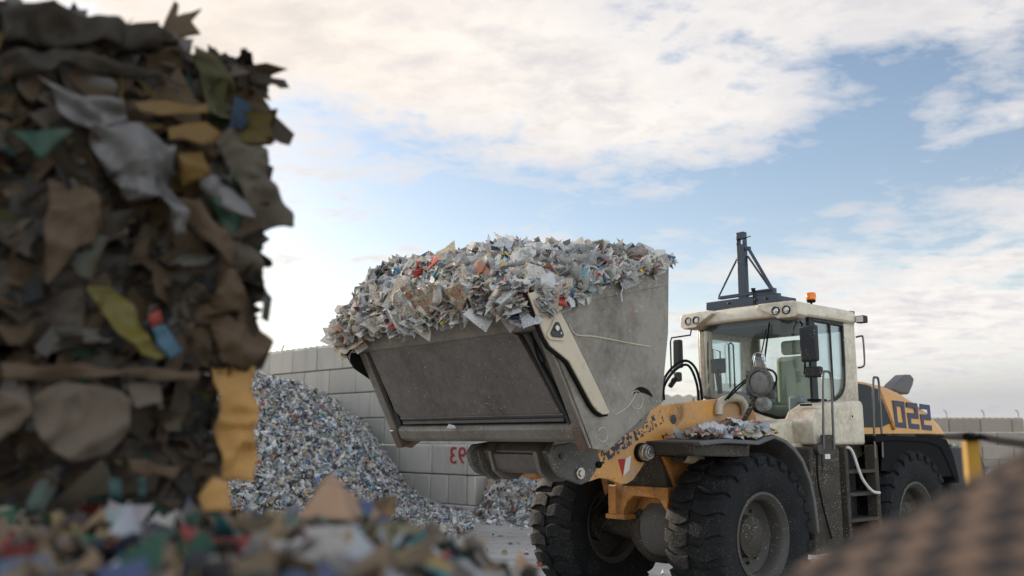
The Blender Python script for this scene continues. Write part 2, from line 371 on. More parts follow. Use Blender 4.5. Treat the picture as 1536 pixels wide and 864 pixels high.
def heap(name,hf,x0,x1,y0,y1,n,size,mat,label,seed,grid=(60,60),lift=.02,tilt=.75):
    gx=np.linspace(x0,x1,grid[0]); gy=np.linspace(y0,y1,grid[1]); X,Y=np.meshgrid(gx,gy)
    Z=hf(X,Y); core=surf(name,X,Y,Z-.03,mat)
    g=np.random.default_rng(seed); px=g.uniform(x0,x1,n*3); py=g.uniform(y0,y1,n*3)
    z=hf(px,py); k=z>.015; px,py,z=px[k][:n],py[k][:n],z[k][:n]
    e=.06; nx=-(hf(px+e,py)-hf(px-e,py))/(2*e); ny=-(hf(px,py+e)-hf(px,py-e))/(2*e)
    nor=np.stack([nx,ny,np.ones_like(nx)],1); nor/=np.linalg.norm(nor,axis=1,keepdims=True)
    sz=g.uniform(size[0],size[1],len(px))**1.0
    sc=scraps('tmp',np.stack([px,py,z+lift+g.uniform(-.02,.04,len(px))],1),nor,sz,mat,seed=seed+1,tilt=tilt,bend=.3)
    join_into(core,[sc])
    return tag(core,label,'paper heap',kind='stuff')

# crumpled single sheet from an outline (world or local points)
def crumple(name,outline,mat,parent=None,amp=.02,freq=5,thick=.003,cuts=9,seed=0,nrm=None,curl=0):
    P=[Vector(p) for p in outline]; c=sum(P,Vector())/len(P)
    bm=bmesh.new(); vs=[bm.verts.new(p) for p in P]; f=bm.faces.new(vs)
    nr=nrm and Vector(nrm) or f.normal.copy(); f.normal_update(); nr=Vector(nrm) if nrm else f.normal.copy()
    bmesh.ops.triangulate(bm,faces=[f])
    for _ in range(cuts):
        L=[e for e in bm.edges if e.calc_length()>max(.012,.11/freq*1.2)]
        if not L or len(bm.faces)>5000: break
        bmesh.ops.subdivide_edges(bm,edges=L,cuts=1)
        bmesh.ops.triangulate(bm,faces=[q for q in bm.faces if len(q.verts)>3])
    off=Vector((seed*3.7,seed*1.3,seed*7.7)); R_=max((p-c).length for p in P)
    for v in bm.verts:
        q=v.co*freq+off
        r=1-abs(noise.noise(q))*2; r2=1-abs(noise.noise(q*2.3+Vector((5,5,5))))*2
        d=(r-.5)*amp+(r2-.5)*amp*.45+curl*((v.co-c).length/R_)**2
        v.co+=nr*d+noise.noise_vector(v.co*freq*1.5+off)*amp*.35
    me=bpy.data.meshes.new(name); bm.to_mesh(me); bm.free(); me.materials.append(mat); me.shade_smooth()
    o=bpy.data.objects.new(name,me); COL.objects.link(o)
    if parent:o.parent=parent
    if thick:
        s=o.modifiers.new('thickness','SOLIDIFY'); s.thickness=thick; s.offset=0
    return o
# lettering
def glyphs(name,text,size,mat,parent,org,xd,yd,ext=.002,mirror=True,bold=0,shear=0,spacing=1,width=None):
    cu=bpy.data.curves.new(name,'FONT'); cu.body=text; cu.size=size; cu.extrude=ext; cu.offset=bold; cu.shear=shear; cu.space_character=spacing; cu.resolution_u=4
    ob=bpy.data.objects.new(name,cu); COL.objects.link(ob); bpy.context.view_layer.update()
    me=bpy.data.meshes.new_from_object(ob.evaluated_get(bpy.context.evaluated_depsgraph_get()))
    bpy.data.objects.remove(ob)
    xs=[v.co.x for v in me.vertices]; x0,x1=min(xs),max(xs); k=(width/(x1-x0)) if width else 1
    xd=Vector(xd).normalized(); yd=Vector(yd).normalized(); nd=xd.cross(yd)
    for v in me.vertices:
        x=((x1-v.co.x) if mirror else (v.co.x-x0))*k
        v.co=Vector(org)+xd*x+yd*v.co.y+nd*v.co.z
    me.name=name; me.materials.clear(); me.materials.append(mat)
    bm=bmesh.new();bm.from_mesh(me);bmesh.ops.recalc_face_normals(bm,faces=bm.faces);bm.to_mesh(me);bm.free()
    o=bpy.data.objects.new(name,me); COL.objects.link(o); o.parent=parent; return o

SUN_E=3.2; SKYK=.105; BGS=1.0; EXPO=0.6; BACKK=2.8
# ================================================================== WHEEL LOADER
LD=empty('wheel_loader',LO,LROT)
tag(LD,'cream and orange articulated wheel loader holding its grey bucket raised high','wheel loader')
# ---- bucket
BK=MB()
Lt=Vector((3.03,0,2.77)); Ht=Vector((2.45,0,1.65))
dT=(Ht-Lt).normalized(); nO=Vector((-dT.z,0,dT.x))          # outward: forward and down
TL=(Ht-Lt).length
def BP(t,o,b=0): p=Lt+dT*t+nO*o; return Vector((p.x,b,p.z))
def BP2(t,o): p=BP(t,o); return (p.x,p.z)
outer=[BP2(.0,-.06),BP2(.95,-.08),BP2(1.08,-.14),BP2(1.17,-.26),(2.12,1.72),(1.78,1.8),(1.64,2.0),(1.49,3.2)]
inner=[(1.53,3.2),(1.68,2.04),(1.8,1.86),(2.1,1.78),BP2(1.12,-.28),BP2(1.04,-.19),BP2(.93,-.12),BP2(.0,-.10)]
BK.prism(outer+inner,-1.30,1.30)
bk=BK.build('bucket',M['grey'],LD,bev=0)
# lip plate: folded strip under the cutting edge
m=MB(); m.prism([BP2(-.02,-.1),BP2(-.02,-.02),BP2(.05,.0),BP2(.26,.0),BP2(.30,-.06)],-1.345,1.30); m.build('lip_plate',M['grey'],bk,bev=.006)
m=MB(); m.prism([BP2(-.05,-.09),BP2(-.03,-.055),BP2(.13,.006),BP2(.13,-.05)],-1.36,1.32)
m.build('cutting_edge',M['side'],bk,bev=.004)
# floor plate, tapering so that the slots stay open on both sides
m=MB()
def quadplate(m,pts,th):   # pts: (t,b) list ; plate at offset o
    v=[BP(t,o,b) for t,b,o in pts]; w=[p-nO*th for p in v]; n=len(v)
    m.add(v+w,[tuple(range(n)),tuple(range(2*n-1,n-1,-1))]+[(i,i+n,(i+1)%n+n,(i+1)%n) for i in range(n)])
quadplate(m,[(.22,-1.17,-.012),(.22,.86,-.012),(.30,1.0,-.012),(.98,1.15,-.012),(.98,-1.08,-.012),(.9,-1.14,-.012)],.05)
m.build('floor_plate',M['under'],bk,bev=.008)
m=MB()
for k in range(5):
    t0,t1=.98+k*.02,.98+(k+1)*.02
m.prism([BP2(.975,-.02),BP2(.985,-.01),BP2(1.02,-.03),BP2(1.05,-.07),BP2(1.045,-.11),BP2(1.0,-.06)],-1.1,1.17)
m.build('heel_radius',M['under'],bk)
# side arms with guide rods and slots
for sgn in (1,-1):
    b0,b1=sorted((sgn*1.235,sgn*1.335))
    m=MB(); m.prism([BP2(.27,-.1),BP2(.27,-.005),BP2(1.19,-.005),BP2(1.22,-.1)],b0,b1)
    bb=sorted((sgn*1.20,sgn*1.236)); m.prism([BP2(.3,-.1),BP2(.3,-.06),BP2(1.2,-.06),BP2(1.2,-.1)],bb[0],bb[1])
    sa=m.build('side_arm',M['grey'],bk,bev=.006)
    m=MB(); bi=1.16 if sgn>0 else -1.19
    m.cyl(BP(.36,-.05,sgn*1.07),BP(1.1,-.05,bi+sgn*.02),.022,n=14); m.cyl(BP(.3,-.06,sgn*1.07),BP(.55,-.06,sgn*1.11),.035,n=14)
    m.build('guide_rod',M['darkst'],sa)
    m=MB(); m.tube([BP(.3,-.03,sgn*1.15),BP(.5,-.02,sgn*1.13),BP(.75,-.03,sgn*1.18),BP(1.05,-.04,sgn*1.2)],.009); m.build('hose',M['black'],sa)
    b0,b1=sorted((sgn*1.225,sgn*1.334))
    m=MB(); m.prism([BP2(1.10,-.13),BP2(1.10,.012),BP2(1.29,.012),BP2(1.29,-.13)],b0,b1); m.build('end_shoe',M['rustbr'],sa,bev=.008)
# cross beam
m=MB(); m.prism([BP2(1.09,-.11),BP2(1.075,-.04),BP2(1.11,-.004),BP2(1.2,-.004),BP2(1.245,-.045),BP2(1.245,-.12)],-1.222,1.222); cb=m.build('cross_beam',M['grey'],bk,bev=.012,seg=3)
m=MB(); m.box((-.02,-1.1,0),(.02,1.15,.03),Matrix.Translation(BP(1.055,-.03))); m.build('rib',M['darkst'],cb,bev=.004)
# side plates
near=SB([(800,444),(1000,391)],1.335)+SB([(999,500),(989,606),(972,616),(942,645),(908,677),(886,673)],1.335)
for sgn in (1,-1):
    b0,b1=(1.335,1.36) if sgn>0 else (-1.36,-1.335)
    m=MB(); m.prism(near,b0,b1); sp=m.build('side_plate',M['side'],bk,bev=.004)
    if sgn>0:
        m=MB()
        q=SB([(845,459),(999,428),(1000,391),(842,434)],1.36); m.prism(q,1.3605,1.368)
        m.build('edge_strip',M['side'],sp,bev=.002)
        m=MB(); w=SB([(853,487),(863,502),(885,504),(915,509),(950,516),(975,520)],1.36); m.tube([(a,1.362,c) for a,c in w],.007,n=6,sub=3); m.build('weld_bead',M['link'],sp)
        for (cx,cy,r) in ((955,600,.075),(904,652,.055)):
            m=MB(); a,c=SB([(cx,cy)],1.36)[0]; m.tube([(a+r*math.cos(t),1.361,c+r*math.sin(t)) for t in np.linspace(.5,2*PI-.6,18)],.004,n=5,sub=1); m.build('weld_ring',M['link'],sp)
        m=MB(); w=SB([(922,622),(938,613),(950,598),(955,585)],1.36); m.tube([(a,1.361,c) for a,c in w],.004,n=5,sub=3)
        m.build('weld_mark',M['link'],sp)
        m=MB(); q=SB([(949,591),(951,586),(955,582),(960,580),(966,581),(972,585),(977,591),(979,596),(972,592),(964,589),(956,589)],1.36); m.prism(q,1.358,1.363); m.build('cutout_shade',M['black'],sp)  # black crescent patch stands in for the dark inside of a hole
        m=MB(); w=SB([(804,462),(886,672)],1.36); m.bar((w[0][0],1.352,w[0][1]),(w[1][0],1.352,w[1][1]),.012,.016,up=(0,1,0)); m.build('corner_weld',M['side'],sp)
# cream link bar on each side
lk=[(793,440),(824,432),(838,461),(858,500),(885,555),(914,616),(913,621),(905,622),(897,617),(889,607),(873,577),(854,542),(842,532),(826,519),(818,505),(810,486)]
def scale_poly(p,k):
    n=len(p);o=[]
    for i in range(n):
        a=Vector(p[i-1]);b=Vector(p[i]);c=Vector(p[(i+1)%n]);t=((c-a)).normalized();o.append((b.x+t.y*k,b.y-t.x*k))
    return o
lp=SB(lk,1.41)
area=sum(lp[i][0]*lp[(i+1)%len(lp)][1]-lp[(i+1)%len(lp)][0]*lp[i][1] for i in range(len(lp)))
for sgn in (1,-1):
    f=lambda x,y:sorted((sgn*x,sgn*y))
    m=MB(); m.prism(lp,*f(1.392,1.412)); lb=m.build('link_bar',M['link'],bk,bev=.005)
    m=MB(); m.prism(scale_poly(lp,.018 if area>0 else -.018),*f(1.361,1.392)); m.build('backing_plate',M['black'],lb)
    a,c=SB([(833,495)],1.41)[0]
    tri=[]
    for k,(dx,dz,r) in enumerate(((-.0,.045,.03),(.045,-.035,.035),(-.05,-.04,.03))):
        for t in np.linspace(PI/2-k*2*PI/3+.9,PI/2-k*2*PI/3-.9,8): tri.append((a+dx+r*math.cos(t),c+dz+r*math.sin(t)))
    m=MB(); m.prism([(a+(x-a)*1.15,c+(z-c)*1.15) for x,z in tri],*f(1.412,1.425)); m.build('pin_plate',M['link'],lb,bev=.003)
    m=MB(); m.prism([(a+(x-a)*.8,c+(z-c)*.8) for x,z in tri],*f(1.425,1.438)); m.build('pin_cap',M['darkst'],lb,bev=.003)
    m=MB(); m.cyl((a+.015,sgn*1.438,c+.01),(a+.015,sgn*1.452,c+.01),.02); m.cyl((a-.03,sgn*1.438,c-.025),(a-.03,sgn*1.445,c-.025),.008,n=10); m.build('pin_bolt',M['steel'],lb)
# ---- quick coupler below the bucket
m=MB(); m.prism([(2.00,1.72),(2.12,1.60),(2.06,1.50),(1.96,1.44),(1.82,1.40),(1.62,1.44),(1.57,1.72)],-.38,.5); cp=m.build('coupler',M['grey'],LD,bev=.01)
m=MB(); m.prism([(2.09,1.60),(2.15,1.575),(2.10,1.44),(2.04,1.405),(2.00,1.42),(2.04,1.5)],-.2,.42); m.build('coupler_face',M['under'],cp,bev=.01)
for b0,b1 in ((-.44,-.38),(-.24,-.2),(.38,.43)):
    m=MB(); m.prism([(2.04,1.68),(2.18,1.6),(2.12,1.42),(2.00,1.34),(1.84,1.34),(1.67,1.45),(1.62,1.72)],b0,b1); m.build('rib',M['grey'],cp,bev=.006)
pl=SB([(828,682),(836,668),(858,664),(893,672),(901,690),(893,708),(884,722),(873,727),(860,722),(842,715),(833,702)],.72)
for sgn in (1,-1):
    if sgn<0: m=MB(); m.prism(pl,-.46,-.40); m.build('bracket_plate',M['muck'],cp,bev=.008); break
    m=MB(); m.prism(pl,*sorted((sgn*.66,sgn*.72))); br=m.build('bracket_plate',M['muck'],cp,bev=.008)
    for (x,y,r,mm) in ((870,710,.05,'steel'),(842,684,.022,'darkst'),(898,697,.03,'black')):
        a,c=SB([(x,y)],.73)[0]; m=MB(); m.cyl((a,sgn*.72,c),(a,sgn*.745,c),r); 
        if mm=='steel': m.cyl((a,sgn*.745,c),(a,sgn*.76,c),r*.55)
        m.build('pin',M[mm],br,bev=.003)
# ---- lifting boom
bo=[(878,722),(893,690),(903,672),(966,612),(1000,607),(1050,601),(1090,597),(1112,600),(1118,615),(1112,628),(1090,628),(1054,643),(1040,650),(1026,655),(1008,657),(991,662),(975,680),(963,701),(950,720),(940,726),(931,726),(914,719),(900,717),(885,722)]
bp=SB(bo,.62)
for sgn in (1,-1):
    m=MB(); m.prism(bp,*sorted((sgn*.57,sgn*.62))); ar=m.build('boom_arm',M['orange'],LD,bev=.006)
    a,c=SB([(1010,629)],.62)[0]
    m=MB(); m.cyl((a,sgn*.619,c),(a,sgn*.6235,c),.046); m.build('hole_shade_disc',M['darkst'],ar)  # dark disc stands in for the shaded inside of the boom hole
    a,c=SB([(975,679)],.74)[0]
    m=MB(); m.cyl((a,sgn*.56,c),(a,sgn*.71,c),.075); m.cyl((a,sgn*.71,c),(a,sgn*.745,c),.062); m.cyl((a,sgn*.745,c),(a,sgn*.755,c),.04); m.build('pivot_pin',M['steel'],ar,bev=.004)
    m=MB(); m.cyl((a,sgn*.62,c),(a,sgn*.66,c),.088); m.build('grease_ring',M['black'],ar)
    a2,c2=SB([(1006,677)],.7)[0]; a3,c3=SB([(1062,690)],.7)[0]
    m=MB(); m.cyl((a,sgn*.69,c),(a2-.12,sgn*.69,c2-.03),.03); cy=m.build('cylinder_rod',M['chrome'],LD)
    m=MB(); dv=Vector((a3-a2,0,c3-c2)).normalized()
    p0=Vector((a2-.1,sgn*.69,c2-.028)); m.cyl(p0,p0+dv*1.35,.062); m.build('lift_cylinder',M['cream'],LD,bev=.004)
    m=MB(); m.cyl(p0-dv*.015,p0+dv*.05,.075); m.cyl(p0+dv*.05,p0+dv*.08,.068); m.build('cylinder_gland',M['muckb'],cy,bev=.004)
arm_near=[o for o in COL.objects if o.name=='boom_arm'][0]
# lettering along the near arm, mirrored as the photograph has it
A0=unp(901,697,1,.6222); A1=unp(996,632,1,.6222)
xd=(A1-A0).normalized(); yd=Vector((0,1,0)).cross(xd)
if yd.z<0: yd=-yd
xd=xd
glyphs('lettering','LIEBHERR',.155,M['worn'],arm_near,A0+Vector((0,.0,0))-yd*.0,xd,yd,ext=.0015,bold=.008,width=(A1-A0).length)
q=SB([(927,689),(938,688),(934,714)],.6225); m=MB(); m.prism(q,.6205,.6235); m.build('warning_triangle',M['red'],arm_near)
q=SB([(939,688),(947,683),(944,705),(935,714)],.6225); m=MB(); m.prism(q,.6205,.6235); m.build('sticker',M['white'],arm_near)
# cross tube and tilt linkage between the arms
m=MB(); m.cyl((1.15,-.57,1.72),(1.15,.57,1.72),.14); m.build('cross_tube',M['orange'],LD)
m=MB(); m.bar((1.9,0,1.45),(1.05,0,1.78),.16,.2); m.bar((1.05,0,1.78),(.3,0,1.82),.14,.16); m.build('tilt_lever',M['orange'],LD,bev=.02)
m=MB(); m.cyl((.55,0,1.84),(-.5,0,1.85),.075); m.build('tilt_cylinder',M['orange'],LD)
# ---- front frame
m=MB()
m.prism([(.62,1.62),(.42,1.3),(.36,1.12),(-.5,1.05),(-1.2,1.0),(-1.5,.75),(-1.7,.75),(-1.7,1.3),(-1.15,1.5),(-.95,2.02),(-.55,2.04),(-.3,1.9),(.1,1.72)],-.5,-.42)
m.prism([(.62,1.62),(.42,1.3),(.36,1.12),(-.5,1.05),(-1.2,1.0),(-1.5,.75),(-1.7,.75),(-1.7,1.3),(-1.15,1.5),(-.95,2.02),(-.55,2.04),(-.3,1.9),(.1,1.72)],.42,.5)
m.box((-1.6,-.42,.95),(.3,.42,1.12)); m.box((-1.1,-.42,1.1),(-.95,.42,1.9))
ff=m.build('front_frame',M['dirtor'],LD,bev=.008)
m=MB(); m.add([(.62,-.35,1.6),(.62,.46,1.6),(.47,.46,1.2),(.47,-.35,1.2),(.55,-.35,1.62),(.55,.46,1.62),(.35,.46,1.2),(.35,-.35,1.2)],[(0,1,2,3),(7,6,5,4),(0,3,7,4),(1,5,6,2),(0,4,5,1),(3,2,6,7)])
m.build('mud_plate',M['muckb'],ff,bev=.02)
# orange axle saddle with a trapezoid arch
m=MB(); m.prism([(-.30,1.24),(.50,1.24),(.50,1.12),(.47,1.0),(.42,1.08),(.38,1.13),(.05,1.14),(-.04,1.08),(-.12,.93),(-.2,.90),(-.3,.9)],.34,.52,ax=0); m.build('axle_saddle',M['dirtor'],ff,bev=.01)
m=MB(); m.box((.44,-.2,.9),(.52,-.09,1.36)); m.box((.36,-.32,.9),(.54,-.06,.95)); m.build('saddle_post',M['dirtor'],ff,bev=.008)
# axle
m=MB(); m.lathe([(.0,-1.0),(.13,-1.0),(.13,-.6),(.16,-.5),(.17,-.3),(.3,-.2),(.36,-.08),(.36,.06),(.3,.16),(.2,.2),(.2,.26),(.26,.28),(.275,.34),(.275,.6),(.25,.66),(.15,.68),(.15,1.0),(0,1.0)],(0,0,.80),n=40)
ax=m.build('front_axle',M['muckb'],LD)
m=MB(); m.lathe([(0,.05),(.27,.05),(.285,.09),(.285,.42),(.26,.46),(.0,.46)],(.16,0,.82),n=32)
for k in range(14):
    t=2*PI*k/14; m.cyl((.16+.24*math.cos(t),.46,.82+.24*math.sin(t)),(.16+.24*math.cos(t),.48,.82+.24*math.sin(t)),.014,n=8)
m.build('brake_housing',M['muck'],ax)
m=MB(); m.lathe([(0,-1.0),(.13,-1.0),(.14,-.4),(.34,-.15),(.34,.15),(.14,.4),(.13,1.0),(0,1.0)],(-3.05,0,.80),n=32); m.build('rear_axle',M['muckb'],LD)
m=MB(); m.tube([(.35,-.35,1.2),(.5,-.5,1.0),(.42,-.62,.92),(.25,-.72,1.0)],.014); m.build('brake_hose',M['black'],LD)
# ---- wheels
TR,TW,RR=.805,.60,.395
def prof(t):  # t -1..1 across the width -> (radius, offset)
    s=abs(t); o=t*TW/2
    r=TR-.03-.035*s**3
    return r,o
def tyre_mesh(rs):
    m=MB()
    p=[(RR-.01,-.20),(RR,-.235),(RR+.03,-.25),(.50,-.292),(.60,-.302),(.69,-.297),(.735,-.28)]
    full=p+[prof(t) for t in (-.86,-.5,0,.5,.86)]+[(r,-o) for r,o in reversed(p)]
    m.lathe(full,(0,0,0),n=72)
    N=24
    for side in (1,-1):
        for i in range(N):
            t0=2*PI*(i+(0 if side>0 else .5))/N; w=2*PI/N
            # swept block from near the centre line to over the shoulder
            st=[(.06,.0,.034,.30),(.35,-.12,.034,.34),(.62,-.10,.034,.36),(.88,.05,.033,.35),(1.0,.1,.0,.33)]
            ring=[]
            for (s,sk,h,hw) in st:
                if s<1: r,o=prof(s); ri,ro=r-.015,r+h; oi=oo=o
                else: ri,oi=.70,TW/2-.012; ro,oo=.745,TW/2+.022
                j=rs.uniform(-.004,.004)
                for dx,rr,oo2 in ((-hw,ri,oi),(hw,ri,oi),(hw*.88,ro+j,oo),(-hw*.88,ro+j,oo)):
                    t=t0+(sk+dx)*w; ring.append((rr*math.cos(t),side*oo2,rr*math.sin(t)))
            n=len(st); f=[(0,1,2,3),((n-1)*4+3,(n-1)*4+2,(n-1)*4+1,(n-1)*4)]
            for k in range(n-1):
                for e in range(4): f.append((k*4+e,k*4+(e+1)%4,(k+1)*4+(e+1)%4,(k+1)*4+e))
            m.add(ring,f)
            # lug root on the sidewall
            a0=t0-.25*w;a1=t0+.3*w
            q=[(.745,TW/2+.018),(.69,TW/2+.016),(.665,TW/2-.004)]
            v=[]
            for r,o in q:
                for t in (a0,a1): v.append((r*math.cos(t),side*o,r*math.sin(t)))
            for r,o in q:
                for t in (a0,a1): v.append((r*math.cos(t),side*(TW/2-.03),r*math.sin(t)))
            m.add(v,[(0,1,3,2),(2,3,5,4),(0,2,8,6),(2,4,10,8),(1,7,9,3),(3,9,11,5),(4,5,11,10),(0,6,7,1)])
    return m
tm=tyre_mesh(random.Random(3)); wheels=[]
def wheel(a,b,flip,rot):
    w=empty('wheel',(a,b,.79),0,LD); w.rotation_euler=(0,rot,0)
    return w
W0=wheel(0,.95,False,.1)
t_=tm.build('tyre',M['tyre'],W0,smooth=40,bev=.006)
sg=1
m=MB(); m.lathe([(RR+.03,.245),(RR+.03,.262),(RR+.005,.268),(RR-.01,.25),(RR-.03,.235),(RR-.05,.2),(RR-.055,.1),(.30,.06),(.26,.04),(.2,.05),(.2,.0),(RR-.03,-.05),(RR-.03,-.22),(RR+.02,-.255),(RR+.03,-.24)],(0,0,0),n=64)
m.build('rim',M['rim'],W0)
m=MB(); m.lathe([(.0,.17),(.1,.17),(.13,.15),(.19,.13),(.2,.05),(.2,-.1),(0,-.1)],(0,0,0),n=32)
for k in range(12):
    t=2*PI*k/12; m.cyl((.25*math.cos(t),.04,.25*math.sin(t)),(.25*math.cos(t),.075,.25*math.sin(t)),.016,n=6)
m.build('hub',M['muckb'],W0)
for (a,b,rz) in ((0,-.95,PI),(-3.05,.95,0),(-3.05,-.95,PI)):
    w=W0.copy(); COL.objects.link(w); w.location=(a,b,.79); w.rotation_euler=(0,rnd.uniform(0,1),rz)
    for ch in list(W0.children):
        c=ch.copy(); COL.objects.link(c); c.parent=w
# ---- front fenders
def arcpts(a0,c0,r,t0,t1,n): return [(a0+r*math.cos(t),c0+r*math.sin(t)) for t in np.linspace(t0,t1,n)]
op=SB([(1051,662)],1.28)+[(.6,1.71),(.3,1.70),(.12,1.69)]+[(-.02,1.73),(-.2,1.74),(-.36,1.70),(-.52,1.62),(-.66,1.50),(-.78,1.3),(-.84,1.08),(-.87,.8)]
ip=[(a+.035,c-.03) for a,c in op[5:]][::-1]+[(.10,1.65),(.3,1.66),(.6,1.67),(.97,1.65)]
for sgn in (1,-1):
    m=MB(); b0,b1=sorted((sgn*.64,sgn*1.27)); m.prism(op+ip,b0,b1); fe=m.build('front_fender',M['fender'],LD,bev=.01)
    m=MB(); b0,b1=sorted((sgn*.66,sgn*1.2)); m.prism([(.99,1.67),(.995,1.58),(.96,1.56),(.16,1.54),(.14,1.66)],b0,b1); m.build('fender_skirt',M['muckb'],fe,bev=.012)
# ---- headlamp cluster on its bracket
for sgn in (1,-1):
    hc=unp(1141,574,1,1.0); 
    m=MB(); m.lathe([(0,-.09),(.09,-.09),(.135,-.03),(.14,.02),(.0,.02)],(hc.x,sgn*1.0,hc.z),axis=0,n=28); hl=m.build('headlamp',M['plast'],LD)
    m=MB(); m.lathe([(0,.034),(.06,.032),(.1,.026),(.118,.018),(.118,.0)],(hc.x,sgn*1.0,hc.z),axis=0,n=28); m.build('lens',M['lens'],hl)
    m=MB(); m.lathe([(.12,.0),(.12,.035),(.145,.035),(.15,.0)],(hc.x,sgn*1.0,hc.z),axis=0,n=28)
    m.build('lamp_rim',M['muck'],hl); m=MB(); m.box((hc.x-.02,sgn*1-.17,hc.z-.12),(hc.x+.01,sgn*1-.08,hc.z+.13)); m.build('lamp_bracket',M['muck'],hl,bev=.005); m=MB(); m.box((hc.x-.06,sgn*1-.15,hc.z-.16),(hc.x-.01,sgn*1+.15,hc.z-.10))
    m.build('lamp_housing',M['muck'],hl,bev=.005)
    m=MB(); m.lathe([(0,-.05),(.07,-.05),(.085,.0),(.075,.03),(0,.035)],(hc.x,sgn*1.02,hc.z-.215),axis=0,n=24); m.build('indicator',M['lens'],hl)
    m=MB(); m.box((hc.x-.05,sgn*1-.045,hc.z+.14),(hc.x+.02,sgn*1+.045,hc.z+.26)); wl=m.build('marker_lamp',M['lens'],hl,bev=.012)
    m=MB()
    for db in (-.075,-.055,.06,.078): m.tube([(hc.x+.01,sgn*1+db,hc.z+.13),(hc.x+.03,sgn*1+db,hc.z+.2),(hc.x+.01,sgn*1+db*.8,hc.z+.285)],.006,n=6)
    m.tube([(hc.x+.01,sgn*1-.07,hc.z+.28),(hc.x+.03,sgn*1,hc.z+.3),(hc.x+.01,sgn*1+.07,hc.z+.28)],.006,n=6); m.build('lamp_guard',M['chrome'],hl)
    m=MB(); m.bar((hc.x-.03,sgn*.93,hc.z-.12),(hc.x+.1,sgn*.72,1.68),.05,.05); m.build('lamp_bracket',M['muckb'],hl,bev=.005)
# boom pivot cover and hoses
m=MB(); P=[unp(x,y,1,.66) for x,y in ((1078,622),(1080,606),(1092,598),(1108,598),(1116,608),(1118,622))]; m.tube(P,.045,n=12); m.build('pivot_cover',M['link'],LD)
m=MB(); 
m.prism([(-.35,1.95),(-.2,1.6),(-.6,1.4),(-1.0,1.5),(-1.0,1.95),(-.6,2.02)],-.36,.36); m.build('boom_tower',M['dirtor'],LD,bev=.01)
for k,(pts,b,r,mt) in enumerate((
  ([(992,600),(990,585),(1000,562),(1015,546),(1030,541),(1043,552),(1050,575),(1053,600)],.15,.014,'black'),
  ([(996,600),(996,580),(1008,560),(1022,549),(1032,548),(1040,560),(1046,580),(1048,602)],.2,.014,'black'),
  ([(988,592),(1000,570),(1020,545),(1034,543),(1047,560),(1055,598)],.1,.013,'rail'),
  ([(1092,598),(1105,585),(1120,572),(1150,552)],.75,.009,'black'),([(1088,600),(1102,583),(1118,570),(1136,556)],.74,.009,'black'))):
    m=MB(); m.tube([unp(x,y,1,b) for x,y in pts],r,n=8); m.build('hydraulic_hose',M[mt],LD)
m=MB(); 
for x,y in ((990,572),(1010,572)):
    p=unp(x,y,1,.15); m.cyl(p-Vector((0,.05,.05)),p+Vector((0,.05,.05)),.03,n=12)
m.build('hose_clamp',M['darkst'],LD,bev=.003)
m=MB(); p=unp(985,585,1,.15); m.box((p.x-.05,-.1,p.z-.12),(p.x+.05,.2,p.z+.12)); m.build('linkage_block',M['rustbr'],LD,bev=.01)
# ---- cab
CB=empty('cab',(0,0,0),0,LD)
GT=3.09
plan=[(-.72,-1.66),(-.60,-1.53),(-.42,-1.46),(-.15,-1.425),(.12,-1.42),(.38,-1.45),(.55,-1.51),(.67,-1.60),(.735,-1.76)]   # (b,a)
bot=[2.22,2.2,2.17,2.12,2.05,1.96,1.92,1.93,2.0]
def lean(c): return -.035*(c-1.9)     # windscreen rakes back a little
m=MB(); n=len(plan); v=[];ro=[]
rows=6
for i,(b,a) in enumerate(plan):
    for k in range(rows):
        c=bot[i]+(GT-bot[i])*k/(rows-1); v.append((a+lean(c),b,c))
f=[(i*rows+k,(i+1)*rows+k,(i+1)*rows+k+1,i*rows+k+1) for i in range(n-1) for k in range(rows-1)]
m.add(v,f); o=m.build('windscreen',M['glass'],CB,smooth=60,fix=False)
# seal below and beside the windscreen
m=MB(); m.tube([(a+lean(c)+.006,b,c) for (b,a),c in zip(plan,bot)],.02,n=8,sub=3); m.build('screen_seal',M['black'],CB)
m=MB(); m.prism([(-.725,-1.76),(-.725,-1.64),(-.60,-1.52),(-.585,-1.55),(-.66,-1.66),(-.66,-1.76)],2.1,3.08,ax=0) if False else m.box((-1.74,-.715,2.1),(-1.60,-.60,3.08)); m.build('front_pillar',M['cream'],CB,bev=.02)
# tub: cream shell below the glass
m=MB(); v=[]
for (b,a),c in zip(plan,bot): v+= [(a+.0,b,c-.005),(a-.0,b,c-.25),(a-.18 if abs(b)<.7 else a,b*.98,1.35)]
f=[(i*3+k,(i+1)*3+k,(i+1)*3+k+1,i*3+k+1) for i in range(n-1) for k in range(2)]
m.add(v,f); tb=m.build('cab_front_panel',M['cream'],CB,smooth=60,fix=False); sm=tb.modifiers.new('thickness','SOLIDIFY'); sm.thickness=.03; sm.offset=0
